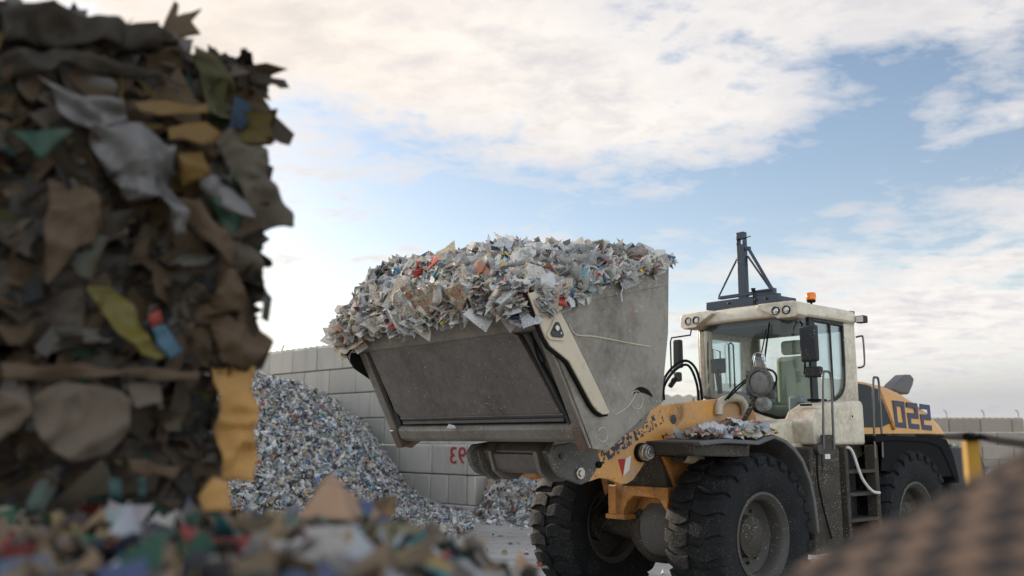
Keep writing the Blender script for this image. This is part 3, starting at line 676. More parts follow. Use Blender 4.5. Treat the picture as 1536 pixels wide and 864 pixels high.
# near side: lower panel following the glass line
sp_=[(-1.62,1.92),(-1.76,1.97),(-1.95,2.06),(-2.15,2.13),(-2.32,2.19),(-2.42,2.28),(-2.47,2.42),(-2.49,2.7),(-2.49,3.06),(-2.70,3.10),(-2.76,3.1),(-2.76,1.3),(-1.5,1.3),(-1.5,1.9)]
gl_=[(-1.76,1.97),(-1.95,2.06),(-2.15,2.13),(-2.32,2.19),(-2.42,2.28),(-2.47,2.42),(-2.49,2.7),(-2.49,3.07),(-1.80,3.07)]
for sgn in (1,-1):
    if sgn>0:
        b0,b1=.70,.74; m=MB(); m.prism(sp_,b0,b1); m.build('cab_side_panel',M['cream'],CB,bev=.008)
        m=MB(); m.prism(gl_,.722,.728); m.build('side_window',M['glass2'],CB,smooth=0)
    else:
        m=MB(); m.box((-2.76,-.74,1.3),(-1.6,-.70,2.3)); m.box((-2.76,-.74,2.3),(-2.5,-.70,3.1)); m.box((-1.78,-.74,2.3),(-1.62,-.70,3.1)); m.box((-2.5,-.74,2.95),(-1.78,-.70,3.1)); m.build('cab_side_panel',M['cream'],CB,bev=.006)
        m=MB(); m.box((-2.5,-.727,2.3),(-1.78,-.722,2.95)); m.build('side_window',M['glass2'],CB,smooth=0)
        m=MB(); m.tube([(-2.3,-.70,2.3),(-2.3,-.70,2.9),(-2.25,-.70,2.93),(-2.2,-.7,2.9),(-2.2,-.7,2.35)],.012,n=6,sub=1); m.tube([(-2.0,-.69,2.3),(-2.0,-.69,2.8),(-1.85,-.69,2.82),(-1.85,-.69,2.3)],.010,n=6,sub=1); m.build('grab_bar',M['darkst'],CB)
# dark door frame round the near window
m=MB(); fr=[(-1.79,1.98),(-1.95,2.06),(-2.15,2.13),(-2.32,2.19),(-2.42,2.28),(-2.46,2.42),(-2.475,2.7),(-2.48,3.05)]
m.tube([(a,.738,c) for a,c in fr],.017,n=8); m.box((-1.86,.715,1.98),(-1.74,.748,3.08)); m.bar((-1.8,.74,3.06),(-2.48,.74,3.05),.03,.04); m.bar((-2.2,.735,2.15),(-2.2,.735,3.05),.02,.02)
m.build('door_frame',M['plast'],CB,bev=.005)
m=MB(); m.box((-2.05,.728,1.97),(-1.84,.733,2.45)); 
# rear wall with window
m=MB(); m.box((-2.76,-.70,1.3),(-2.72,.70,2.42)); m.box((-2.76,-.70,3.0),(-2.72,.70,3.1)); m.box((-2.76,-.70,2.42),(-2.72,-.6,3.0)); m.box((-2.76,.62,2.42),(-2.72,.7,3.0)); m.build('cab_rear_panel',M['cabin_l'],CB)
m=MB(); m.box((-2.745,-.6,2.42),(-2.74,.62,3.0)); m.build('rear_window',M['glass2'],CB,smooth=0)
m=MB(); m.box((-2.7,-.68,1.45),(-1.6,.68,1.5)); m.build('cab_floor',M['cabin'],CB)
m=MB(); m.box((-2.72,-.69,3.02),(-1.6,.69,3.07)); m.build('headliner',M['cabin'],CB)
# seat, console and steering wheel
m=MB(); m.box((-2.5,-.22,1.95),(-2.0,.26,2.1)); st=m.build('seat',M['seat'],CB,bev=.05,seg=3)
m=MB(); m.box((-2.58,-.2,2.08),(-2.46,.24,2.72),Matrix.Rotation(-.0,4,'Y')); m.build('backrest',M['seat'],st,bev=.06,seg=3)
m=MB(); m.box((-2.57,-.12,2.74),(-2.47,.16,2.92)); m.build('headrest',M['seat'],st,bev=.04,seg=3)
m=MB(); m.box((-2.4,-.2,1.5),(-2.1,.24,1.96)); m.build('seat_base',M['cabin'],st,bev=.02)
m=MB(); m.box((-2.4,.32,1.5),(-1.9,.5,2.2)); m.build('console',M['cabin'],CB,bev=.03)
m=MB(); m.bar((-1.62,.0,1.5),(-1.82,.0,2.28),.12,.1); m.box((-1.7,-.3,2.1),(-1.55,.3,2.26)); m.build('steering_column',M['cabin'],CB,bev=.02)
m=MB(); c0=Vector((-1.86,0,2.36)); e1=Vector((0,1,0)); e2=Vector((-.5,0,.86)); m.tube([c0+e1*.2*math.cos(t)+e2*.2*math.sin(t) for t in np.linspace(0,2*PI,25)],.014,n=8,sub=1); m.bar(c0-e1*.19,c0+e1*.19,.03,.02); m.build('steering_wheel',M['black'],CB)
m=MB(); m.cyl((-1.72,-.5,2.25),(-1.66,-.5,2.55),.03); m.box((-1.72,-.62,2.5),(-1.68,-.40,2.68)); m.build('display',M['plast'],CB,bev=.01)
# roof
def loft(rings,cap=True):
    m=MB(); n=len(rings[0]); v=[p for r in rings for p in r]; f=[]
    for i in range(len(rings)-1): f+=[(i*n+k,i*n+(k+1)%n,(i+1)*n+(k+1)%n,(i+1)*n+k) for k in range(n)]
    if cap:f+=[tuple(range(n-1,-1,-1)),tuple(range((len(rings)-1)*n,len(rings)*n))]
    return m.add(v,f)
rp=[(-1.60,-.80),(-1.46,-.62),(-1.40,-.2),(-1.40,.25),(-1.45,.62),(-1.56,.80),(-2.1,.80),(-2.72,.79),(-2.80,.7),(-2.80,-.7),(-2.72,-.79)]
cen=Vector((-2.1,0))
def rr(k,c,dz=0): return [(cen.x+(a-cen.x)*k,b*k,c) for a,b in rp]
m=loft([rr(.97,3.075),rr(1.0,3.10),rr(1.0,3.17),rr(.97,3.22),rr(.86,3.25)]); rf=m.build('roof',M['cream'],CB,bev=.006,smooth=50)
# lamp pods at the front corners of the roof
for sgn in (1,-1):
    pts=[(.30,3.20),(.50,3.10),(.58,3.045),(.78,3.045),(.83,3.08),(.83,3.20),(.78,3.235),(.34,3.235)]
    m=MB(); poly=[(sgn*b,c) for b,c in pts]
    v0=[(-1.36-.10*max(0,abs(b)-.5),b,c) for b,c in poly]; v1=[(-1.62,b*.98,c) for b,c in poly]; n=len(poly)
    m.add(v0+v1,[tuple(range(n)),tuple(range(2*n-1,n-1,-1))]+[(i,i+n,(i+1)%n+n,(i+1)%n) for i in range(n)])
    pod=m.build('lamp_pod',M['cream'],rf,bev=.012,seg=3)
    for b in (.56,.69):
        xx=-1.365-.1*(b-.5)
        m=MB(); m.lathe([(.036,-.01),(.05,-.01),(.05,.012),(.042,.014),(.038,.0)],(xx,sgn*b,3.135),axis=0,n=24); lr=m.build('lamp_ring',M['black'],rf)
        m=MB(); m.lathe([(0,.006),(.025,.004),(.039,-.002)],(xx,sgn*b,3.135),axis=0,n=24); m.build('roof_lamp',M['lamp'],rf)
# mast bracket on the roof
def fb(x,y,a=-2.0): q=unp(x,y,0,a); return q
m=MB(); mb_b=-.31; zt=4.28
m.box((-2.06,mb_b-.055,3.36),(-1.98,mb_b+.055,4.13)); m.box((-2.06,mb_b-.055,4.13),(-1.98,mb_b-.035,4.2)); m.box((-2.06,mb_b+.035,4.13),(-1.98,mb_b+.055,4.2)); m.box((-2.06,mb_b-.055,4.2),(-1.98,mb_b+.055,4.29))
ms=m.build('roof_mast',M['navy'],LD,bev=.006)
DZ=.085
m=MB(); m.box((-2.03,-.86,3.345),(-1.97,.22,3.445)); m.box((-2.03,-.66,3.465),(-1.97,.14,3.505)); m.box((-2.35,-.86,3.335),(-2.29,.22,3.415)); m.box((-2.35,-.86,3.345),(-2.0,-.80,3.415)); m.box((-2.35,.16,3.345),(-2.0,.22,3.415)); m.box((-2.03,-.15,3.445),(-1.97,.16,3.515))
for b in (-.5,-.1,.05): m.cyl((-1.96,b,3.395),(-1.94,b,3.395),.014,n=8)
m.build('mast_base',M['navy'],ms,bev=.004)
for p,q,w in (((-2.02,mb_b-.05,4.0),(-2.0,-.67,3.52),.022),((-2.0,-.67,3.52),(-2.0,-.68,3.47),.022),((-2.02,mb_b+.09,4.08),(-2.0,.12,3.5),.035),((-2.05,mb_b+.06,3.98),(-2.25,.06,3.36),.03),((-2.0,.12,3.52),(-2.0,.12,3.36),.05),((-2.02,mb_b+.04,4.07),(-2.02,mb_b+.12,4.07),.05)):
    m=MB(); m.bar(p,q,w,w*.8); m.build('brace',M['navy'],ms,bev=.003)
m=MB(); m.cyl((-2,mb_b+.05,4.2),(-2,mb_b+.15,4.215),.006,n=6); m.build('pin_wire',M['black'],ms)
m=MB(); m.cyl((-1.95,-.12,3.25),(-1.95,-.12,3.50),.008,n=8); m.cyl((-1.95,-.12,3.5),(-1.95,-.12,3.54),.02,.03,n=12); m.build('aerial',M['black'],LD)
# beacon
bc=unp(1217,456,1,.3); bx,bz=bc.x,bc.z
m=MB(); m.cyl((bx,.3,3.2),(bx,.3,bz+.03),.014,n=10); m.lathe([(0,0),(.05,0),(.055,.02),(.045,.035),(0,.035)],(bx,.3,bz+.02),axis=2,n=20); be=m.build('beacon',M['black'],LD)
m=MB(); m.lathe([(.058,0),(.062,.02),(.06,.07),(.05,.09),(.0,.095)],(bx,.3,bz+.05),axis=2,n=24); m.build('dome',M['amber'],be)
m=MB(); m.bar((bx-.05,.3,3.28),(bx-.75,.38,3.30),.02,.012); m.box((bx-.8,.33,3.27),(bx-.7,.43,3.32)); m.build('roof_rail',M['black'],LD)
# rear work lamp, rear hand rail
m=MB(); m.box((-2.80,.79,3.08),(-2.70,.90,3.17)); rl=m.build('work_lamp',M['plast'],LD,bev=.012); m=MB(); m.box((-2.702,.80,3.09),(-2.694,.89,3.16)); m.build('lens',M['lamp'],rl)
m=MB(); m.bar((-2.74,.76,3.12),(-2.78,.84,3.11),.03,.03); m.build('lamp_stay',M['black'],rl)
m=MB(); m.tube([(-2.78,.74,2.92),(-2.79,.80,2.93),(-2.8,.82,2.9),(-2.80,.82,2.62),(-2.79,.80,2.56),(-2.78,.74,2.55)],.011,n=8,sub=3); m.build('grab_handle',M['rail'],LD)
# mirrors
def mirror(c,b,w,h,arm,big=True):
    m=MB(); m.box((c[0]-.04,b-w/2,c[1]-h/2),(c[0]+.04,b+w/2,c[1]+h/2)); o=m.build('mirror',M['plast'],LD,bev=.025,seg=3)
    m=MB(); m.box((c[0]-.046,b-w/2+.02,c[1]-h/2+.02),(c[0]-.041,b+w/2-.02,c[1]+h/2-.02)); m.build('mirror_glass',M['chrome'],o)
    m=MB(); m.tube(arm,.010,n=8,sub=1); m.build('mirror_arm',M['black'],o)
    return o
mirror((-1.42,2.74),.93,.20,.40,[(-1.6,.72,3.02),(-1.5,.80,2.98),(-1.46,.84,2.9),(-1.46,.84,2.5),(-1.5,.80,2.42),(-1.75,.74,2.4)])
mirror((-1.5,2.43),.92,.20,.12,[(-1.5,.80,2.42),(-1.5,.92,2.40),(-1.5,.92,2.46)])
mirror((-1.52,2.76),-.98,.12,.36,[(-1.5,-.74,3.06),(-1.5,-.76,2.98),(-1.5,-1.06,2.97),(-1.5,-1.08,2.92),(-1.5,-1.08,2.5)])
mirror((-1.5,2.47),-.98,.10,.12,[(-1.5,-1.08,2.52),(-1.5,-.98,2.5)])
# wiper
m=MB(); P=[(1163,546),(1161,565),(1158,600)]
m.tube([(-1.40,.12,2.2),(-1.41,.3,2.62),(-1.44,.38,2.95)],.008,n=6); m.bar((-1.42,.34,2.55),(-1.45,.42,3.02),.012,.02); m.build('wiper',M['black'],CB)
# dashboard of the near body: fender-side box with steps
bx_=SB([(1222,628),(1240,618),(1272,603),(1298,597)],1.12)
m=MB(); m.prism([(-1.15,1.64),(-1.12,1.88),(-1.22,2.0),(-1.45,2.09),(-2.12,2.13),(-2.16,2.08),(-2.16,1.64)],.74,1.12); tk=m.build('side_box',M['cream'],LD,bev=.03,seg=3)
m=MB(); m.box((-1.6,.85,2.11),(-1.45,1.0,2.135)); m.box((-1.3,.9,2.055),(-1.22,1.0,2.075)); m.build('cap',M['black'],tk)
m=MB(); m.cyl((-1.9,1.12,1.95),(-1.9,1.124,1.95),.012,n=10); m.build('latch',M['black'],tk)
# cream bodywork between screen and fender
m=MB(); m.prism([(-.78,1.60),(-.62,1.75),(-.70,1.86),(-.95,1.90),(-1.3,1.92),(-1.62,1.94),(-1.62,1.62),(-1.0,1.62)],.56,.86); bw=m.build('body_panel',M['cream'],LD,bev=.04,seg=3)
m=MB(); m.prism([(-.84,1.2),(-.70,1.62),(-1.05,1.66),(-1.6,1.66),(-1.6,1.2)],.60,.93); m.build('body_skirt',M['cream'],LD,bev=.02)
p=unp(1209,634,1,.9); m=MB(); m.cyl((p.x,.858,p.z),(p.x,.90,p.z),.014,n=12); m.build('plug',M['black'],bw)
# step tower: dirty front panel, tool box, ladder
m=MB(); m.box((-1.50,.80,.55),(-.93,1.17,1.62)); tw=m.build('step_tower',M['muckb'],LD,bev=.02)
m=MB(); m.box((-1.36,1.17,1.38),(-1.14,1.185,1.75)); m.build('rail_plate',M['muckb'],tw,bev=.004)
m=MB(); m.box((-1.28,1.186,1.50),(-1.18,1.19,1.55)); m.build('sticker',M['white'],tw)
m=MB(); m.cyl((-1.05,1.17,1.60),(-1.05,1.22,1.60),.055); m.build('filler_cap',M['darkst'],tw,bev=.005)
m=MB(); m.tube([(-1.02,1.2,1.58),(-1.0,1.2,1.3),(-1.08,1.2,1.0),(-1.2,1.2,.7)],.01); m.build('drain_hose',M['black'],tw)
ldd=MB(); ldd.box((-1.62,1.08,.5),(-1.56,1.2,1.62)); ldd.box((-2.26,1.08,.5),(-2.18,1.2,1.64)); ladder=ldd.build('ladder',M['muckb'],LD,bev=.006)
for z in (.52,.83,1.1,1.34): m=MB(); m.box((-2.2,.98,z),(-1.6,1.2,z+.035)); m.build('step',M['muckb'],ladder,bev=.004)
m=MB(); m.box((-2.2,.7,.5),(-1.55,.95,1.6)); m.build('tank',M['darkst'],LD,bev=.01)
m=MB(); m.box((-1.80,.951,1.06),(-1.74,.956,1.22)); m.build('warning_strip',M['yel'],LD)
m=MB(); m.tube([(-1.58,1.21,1.62),(-1.66,1.23,1.57),(-1.8,1.24,1.3),(-2.0,1.24,1.15),(-2.2,1.22,1.12)],.016); m.build('white_hose',M['white'],LD)
def hairpin(pts,r=.013): m=MB(); m.tube(pts,r,n=10,sub=4); m.build('handrail',M['rail'],LD)
hairpin([(-1.16,1.19,1.6),(-1.17,1.2,2.0),(-1.19,1.21,2.36),(-1.26,1.21,2.41),(-1.34,1.21,2.38),(-1.36,1.2,2.2),(-1.36,1.19,1.6)])
hairpin([(-2.19,1.2,1.5),(-2.22,1.2,2.0),(-2.26,1.2,2.35),(-2.32,1.2,2.39),(-2.38,1.2,2.35),(-2.38,1.2,2.0),(-2.36,1.2,1.5)])
# ---- hood
hs=[(-2.80,2.44,.62,.62),(-3.3,2.43,.62,.62),(-3.8,2.39,.61,.61),(-4.2,2.32,.60,.59),(-4.6,2.21,.59,.57),(-4.95,2.08,.58,.54),(-5.25,1.92,.57,.5),(-5.45,1.74,.56,.47)]
rings=[]
for a,ct,w,wb in hs:
    r=[]
    for (u,v_) in ((-1,0),(-1,.35),(-1,.7),(-.96,.88),(-.86,.97),(-.6,1.0),(-.2,1.02),(.2,1.02),(.6,1.0),(.86,.97),(.96,.88),(1,.7),(1,.35),(1,0)):
        cb_=1.62; r.append((a,u*w*(1 if v_<.6 else .985),cb_+(ct-cb_)*v_))
    rings.append(r)
m=loft(rings); hd=m.build('hood',M['orange2'],LD,smooth=50)
def onhood(pts,o=.004):  # outline -> on hood near side
    return SB(pts,.62+o)
dk=SB([(1273,573),(1300,577),(1315,583),(1330,612),(1337,634),(1322,641),(1273,641)],.63)
m=MB(); m.prism(dk,.617,.632); m.build('side_grille',M['plast'],hd,bev=.004)
m=MB(); q=SB([(1316,583),(1320,583),(1344,643),(1341,645)],.63); m.prism(q,.612,.634); m.build('panel_edge',M['dirtor'],hd)
m=MB(); m.prism([(-2.8,1.62),(-2.8,1.70),(-5.24,1.66),(-5.26,1.5),(-5.2,1.2),(-2.8,1.2)],-.56,.56); m.build('rear_frame',M['plast'],LD,bev=.01)
# block numerals, mirrored as in the photograph
def numeral(kind):
    w,h,t=1.0,1.35,.27
    if kind=='0': return [((0,0),(w,t)),((0,h-t),(w,h)),((0,t),(t,h-t)),((w-t,t),(w,h-t))]
    return [((0,0),(w,t)),((0,t),(t,h/2-t/2)),((0,h/2-t/2),(w,h/2+t/2)),((w-t,h/2+t/2),(w,h-t)),((0,h-t),(w,h))]
m=MB(); x0=unp(1346,641,1,.635); x1=unp(1403,646,1,.625); u=(x1-x0); U=u.normalized(); sc=u.length/(3*1.0+2*.22); V=Vector((.06,0,1)).normalized()
x=0
for ch in '022':
    for (p,q) in numeral(ch):
        c4=[(p[0],p[1]),(q[0],p[1]),(q[0],q[1]),(p[0],q[1])]
        P=[x0+U*sc*(x+cx)+V*sc*.82*cy for cx,cy in c4]
        # sit just proud of the tapering hood side
        def bb(a):
            for i in range(len(hs)-1):
                if hs[i][0]>=a>=hs[i+1][0]:
                    k=(hs[i][0]-a)/(hs[i][0]-hs[i+1][0]); return hs[i][2]*(1-k)+hs[i+1][2]*k
            return .53
        F_=[(p_.x,bb(p_.x)+.004,p_.z) for p_ in P]; B_=[(p_.x,bb(p_.x)-.004,p_.z) for p_ in P]
        m.add(F_+B_,[(0,1,2,3),(7,6,5,4),(0,4,5,1),(1,5,6,2),(2,6,7,3),(3,7,4,0)])
    x+=1.22
m.build('model_number',M['blue'],hd,smooth=0)
q=SB([(1391,651),(1405,653),(1405,656),(1391,654)],.60); m=MB(); m.prism(q,.53,.575); m.build('small_mark',M['blue'],hd)
# air intake scoop
q=SB([(1334,584),(1342,575),(1356,562),(1363,562),(1368,568),(1366,578),(1360,592),(1346,590)],.1); m=MB(); m.prism(q,-.05,.14); m.build('exhaust_hood',M['fender'],LD,bev=.03,seg=3)
# rear fender and counterweight
of_=[(-2.15,1.74),(-2.6,1.76),(-3.5,1.74),(-3.95,1.70),(-4.1,1.5),(-4.22,1.2),(-4.2,1.15),(-4.05,1.25),(-3.9,1.45),(-3.75,1.6),(-3.4,1.66),(-2.6,1.68),(-2.2,1.66)]
for sgn in (1,-1):
    m=MB(); m.prism(of_,*sorted((sgn*.6,sgn*1.22))); m.build('rear_fender',M['black'],LD,bev=.015)
ff_=SB([(1326,661),(1418,663),(1433,714),(1400,716),(1322,706)],1.205)
m=MB(); m.prism(ff_,1.19,1.205); m.build('fender_flap',M['black'],LD,bev=.004)
m=MB(); m.prism([(-4.3,.75),(-4.3,1.6),(-5.2,1.55),(-5.35,1.3),(-5.2,.8)],-1.1,1.1); m.build('counterweight',M['plast'],LD,bev=.06,seg=3)
m=MB(); m.box((-4.3,-.45,.75),(-1.7,.45,1.25)); m.build('chassis',M['muckb'],LD,bev=.01)
# ================================================================== PAPER LOAD IN THE BUCKET
def loc_obj(o): o.location=LO; o.rotation_euler=(0,0,LROT); return o
def load_h(b,v):       # height above the rim plane, v 0 at the lip .. 1 at the back edge
    e=np.clip((b+1.42)/.35,0,1)*np.clip((1.36-b)/.22,0,1)
    s=np.sin(np.clip(v,0,1)**.62*PI)**.8
    crest=np.interp(b,[-1.4,-1.1,-.6,0,.6,1.1,1.36],[.38,.39,.33,.32,.27,.08,.0])
    return (.05+crest*s)*np.sqrt(e)+.05*e
g=np.random.default_rng(11)
N=8200
b=g.uniform(-1.42,1.30,N); v=g.uniform(-.04,.97,N)
def load_pt(b,v):
    a=3.06+(1.49-3.06)*v; c=2.775+(3.21-2.775)*np.clip(v,0,1)+load_h(b,v)
    return np.stack([a,b,c],-1)
e=.02
Pn=load_pt(b,v); Tb=load_pt(b+e,v)-load_pt(b-e,v); Tv=load_pt(b,v+e)-load_pt(b,v-e)
nor=np.cross(Tv,Tb); nor/=np.linalg.norm(nor,axis=1,keepdims=True); nor*=np.sign(nor[:,2:3])
lum=.045*fbm(b,v,4,3,2)
Pn=Pn+nor*(lum[:,None]+g.uniform(-.03,.05,(N,1)))
sz=np.clip(g.lognormal(-2.32,.5,N),.04,.26)
s1=scraps('a',Pn,nor,sz,M['news'],seed=12,tilt=.33,bend=.22,jag=.07,asp=(.35,.85))
# layered fringe spilling over the cutting edge: leaves lying out over the lip
K=1500
b2=g.uniform(-1.42,1.34,K); fall=g.beta(1.2,2.2,K)
prof=np.interp(b2,[-1.42,-1.2,-.8,-.4,-.1,.1,.6,.9,1.0,1.15,1.34],[.33,.16,.06,.09,.11,.06,.0,.0,.05,.13,.18])
tt=fall*prof; up=g.uniform(0,.16,K)
P2=np.array([tuple(BP(t,.02+.05*(1-f)+.04,bb)) for t,f,bb in zip(tt,fall,b2)]); P2[:,2]+=up*(1-fall)
P2[:,1]-=np.clip(-b2-1.25,0,1)*.3
n2=np.tile(np.array([nO.x*.8,0,.55]),(K,1))
s2=scraps('b',P2,n2,np.clip(g.lognormal(-2.15,.4,K),.06,.25),M['news'],seed=13,tilt=.30,bend=.3,jag=.07)
# near side: scraps sagging over the side plate
K=520
v3=np.concatenate([g.beta(1.2,2.6,K//2)*.55,g.uniform(0,1,K//2)]); dp=g.beta(1,2.4,K)*np.interp(v3,[0,.1,.3,.42,.5,1],[.2,.2,.17,.1,.03,.02])
a3=3.03-1.54*v3; c3=2.80+.43*v3-dp
P3=np.stack([a3,1.385+.04*g.random(K),c3],-1); n3=np.tile(np.array([.1,.9,.45]),(K,1))
s3=scraps('c',P3,n3,np.clip(g.lognormal(-2.5,.4,K),.04,.16),M['news'],seed=14,tilt=.4,bend=.35)
# left end bulge hanging past the far side plate
K=420; al=g.uniform(0,1,K); th=g.uniform(-.6,PI*.55,K)
P4=np.stack([3.02-.5*al,-1.38-.13*np.cos(th)*(1-.3*al),2.74+.16*np.sin(th)+.12*al],-1); n4=np.stack([np.full(K,.5),-np.cos(th),np.sin(th)],-1)
s4=scraps('d',P4,n4,np.clip(g.lognormal(-2.3,.4,K),.05,.18),M['news'],seed=15,tilt=.35,bend=.4)
gb=np.linspace(-1.36,1.34,40); gv=np.linspace(0,1,30); GB,GV=np.meshgrid(gb,gv); PP=load_pt(GB,GV)
ld_=surf('waste_paper_load',PP[...,0],PP[...,1],PP[...,2]-.06,M['news'])
join_into(ld_,[s1,s2,s3,s4]); loc_obj(ld_)
tag(ld_,'heap of shredded newspaper and magazines piled above the rim of the raised bucket','paper heap',kind='stuff')
# single sheets one can tell apart
def onlip(pts,o,tilt=0):
    out=[]
    p0=BP(0,o); n=nO
    for x,y in pts:
        d=M3@ray(x,y); t=(p0+n*.05-C0).dot(n)/d.dot(n); out.append(C0+d*t)
    return out
def onside(pts,b): return [unp(x,y,1,b) for x,y in pts]
def printed(name,base,ink,sc,th=.5,sat=1.6):
    m,nt=newmat(name);T=NT(nt);co=coords(T)
    mp=T.n('ShaderNodeMapping'); mp.inputs['Scale'].default_value=(1,1,1); T.l(co,mp.inputs[0])
    pic=T.ramp(T.noise(mp.outputs[0],sc*.55,4,.5),[(.0,(.30,.28,.25)),(.40,(.5,.22,.1)),(.47,(.10,.28,.34)),(.52,(.5,.4,.2)),(.57,(.07,.07,.09)),(.62,(.42,.09,.06)),(.68,(.5,.48,.45))],'CONSTANT')
    hs=T.n('ShaderNodeHueSaturation'); hs.inputs['Saturation'].default_value=sat*.55; hs.inputs['Value'].default_value=.85; T.l(pic,hs.inputs['Color'])
    c=T.mix(T.ramp(T.noise(co,sc*.3,4),[(th-.03,0),(th+.03,.9)]),base,hs.outputs[0])
    c=T.mix(T.ramp(T.noise(co,sc*2.5,3),[(.52,0),(.6,.6)]),c,ink)
    p=T.n('ShaderNodeBsdfPrincipled'); T.l(c,p.inputs['Base Color']); p.inputs['Roughness'].default_value=.6
    t=T.n('ShaderNodeBsdfTranslucent'); T.l(c,t.inputs[0]); x=T.n('ShaderNodeMixShader'); x.inputs[0].default_value=.2
    T.l(p.outputs[0],x.inputs[1]); T.l(t.outputs[0],x.inputs[2])
    o=T.n('ShaderNodeOutputMaterial'); T.l(x.outputs[0],o.inputs[0]); return m
PN=printed('printed_page',(.5,.48,.44),(.1,.1,.1),26,.5); PO=printed('comic_page',(.5,.46,.38),(.35,.1,.05),30,.42,2.2); PB=printed('photo_page',(.38,.37,.36),(.05,.05,.06),40,.6,.3)
PW=sheetmat('blank_paper',(.62,.62,.64),.06,8,.7,.25,st=.1); PR=sheetmat('red_cover',(.42,.05,.04),.2,8,.4,.1,st=.1); PT=sheetmat('teal_paper',(.12,.36,.42),.15,8,.6,.2,st=.1); PY=sheetmat('yellow_paper',(.6,.42,.08),.15,8,.6,.2,st=.1)
sheets=[
 (onlip([(586,446),(604,428),(622,440),(624,484),(612,490),(600,484)],.10),PN,'grey newspaper page hanging over the bucket lip beside the comic page'),
 (onlip([(608,438),(650,425),(657,462),(640,475),(618,481)],.11),PO,'colourful printed comic page hanging over the bucket lip'),
 (onlip([(646,428),(660,424),(664,450),(656,462)],.12),PN,'narrow grey newspaper strip just right of the comic page'),
 (onlip([(664,436),(690,424),(704,440),(690,468),(680,456)],.13),PO,'folded booklet page with orange edge dangling below the lip'),
 (onlip([(604,478),(622,474),(618,490),(610,492)],.105),PT,'small teal edged scrap at the lowest tip of the hanging pages'),
 (onside([(845,440),(862,432),(864,461),(856,462)],1.46),PW,'pointed white sheet hanging beside the cream link bar'),
 (onside([(834,438),(846,446),(850,462),(838,456)],1.47),PR,'red and white cover wedged above the cream link bar'),
 (onside([(928,418),(958,406),(962,426),(936,436)],1.42),PB,'dark photo page lying out over the right rim of the bucket'),
 (onside([(812,412),(830,408),(836,440),(824,452),(814,438)],1.45),PW,'long white paper tongue sagging over the bucket corner'),
 ([Vector((2.2+x,y-.05,z)) for x,y,z in ((0,-.15,3.42),(.03,.08,3.44),(-.05,.1,3.57),(-.08,-.1,3.59))],PO,'upright striped magazine cover sticking up on the heap crest'),
]
for i,(o_,mt,lb) in enumerate(sheets):
    s=loc_obj(crumple('paper_sheet',o_,mt,amp=.02,freq=8,thick=.0015,seed=i+3)); tag(s,lb,'paper sheet','loose sheets around the bucket load')
m=MB()
P=[unp(x,y,1,-1.42) for x,y in ((512,500),(511,512),(512,522),(511,532),(513,540))]; m.tube(P,[.006,.012,.007,.013]*3+[.012]*6,n=8,sub=4) if False else m.tube(P,.011,n=8,sub=3)
loc_obj(tag(m.build('plastic_strip',sheetmat('pale_plastic',(.62,.55,.42),.1,9,.4,.5,st=0)),'thin pale plastic strip dangling from the far end of the bucket','plastic strip'))
m=MB(); P=[unp(x,y,1,1.42) for x,y in ((931,425),(934,432),(932,440),(933,452))]; m.tube(P,.006,n=6)
loc_obj(tag(m.build('paper_ribbon',PW),'short white ribbon hanging from the near rim of the bucket','ribbon'))
# litter on the near front fender
K=190
P5=np.stack([g.normal(.15,.3,K),g.uniform(.7,1.24,K),1.73+np.abs(g.normal(0,.025,K))],-1); k=(P5[:,0]>-.45)&(P5[:,0]<.95); P5=P5[k]
P5[:,2]+=.07*np.exp(-((P5[:,0]+.05)/.2)**2)
fl=scraps('paper_litter',P5,np.tile(np.array([.2,.2,1.]),(len(P5),1)),np.clip(g.lognormal(-2.5,.4,len(P5)),.04,.15),M['news'],seed=44,tilt=.4,bend=.4)
loc_obj(tag(fl,'drift of small paper scraps lying on top of the front fender','paper litter',kind='stuff'))
for i,(o_,mt,lb) in enumerate([
 ([(.10,1.1,1.80),(-.10,1.16,1.82),(-.24,1.05,1.80),(-.18,.84,1.87),(.02,.84,1.90)],PW,'crumpled white paper sheet on top of the front fender litter'),
 ([(-.06,1.24,1.765),(-.30,1.25,1.76),(-.30,1.18,1.775),(-.08,1.16,1.785)],PY,'yellow flattened wrapper at the edge of the front fender'),
 ([(.80,1.15,1.74),(.50,1.2,1.74),(.45,.9,1.79),(.7,.82,1.80)],PO,'colourful crumpled page at the front of the fender'),
 ([(.50,1.0,1.78),(.18,1.02,1.80),(.15,.8,1.86),(.45,.8,1.85)],PW,'pale grey smooth sheet behind the fender litter'),
 ([(-.22,1.12,1.83),(-.36,1.1,1.81),(-.33,.98,1.86),(-.22,1.0,1.87)],PR,'dark red folded scrap at the cab end of the fender litter')]):
    s=loc_obj(crumple('paper_sheet',[Vector(p) for p in o_],mt,amp=.045,freq=8,thick=.002,seed=i+31)); tag(s,lb,'paper sheet','sheets lying on the fender')
s=loc_obj(crumple('paper_sheet',[Vector(p) for p in ((.62,1.18,1.56),(.46,1.2,1.60),(.40,1.1,1.62),(.55,1.08,1.58))],PY,amp=.015,freq=8,thick=.006,seed=61)); tag(s,'pale oval scrap of card lodged on the front tyre tread','paper sheet')
s=loc_obj(crumple('paper_sheet',[BP(1.07,.02,-.35),BP(1.075,.03,-.2),BP(1.04,.03,-.22),BP(1.03,.02,-.3)],PW,amp=.01,thick=.002,seed=71)); tag(s,'small white scrap caught on the cross beam under the bucket','paper sheet')

# ================================================================== GROUND
m=MB(); m.add([(-900,-60,0),(900,-60,0),(900,1600,0),(-900,1600,0)],[(0,1,2,3)]); gd=m.build('ground',groundmat(),smooth=0); gd['kind']='structure'

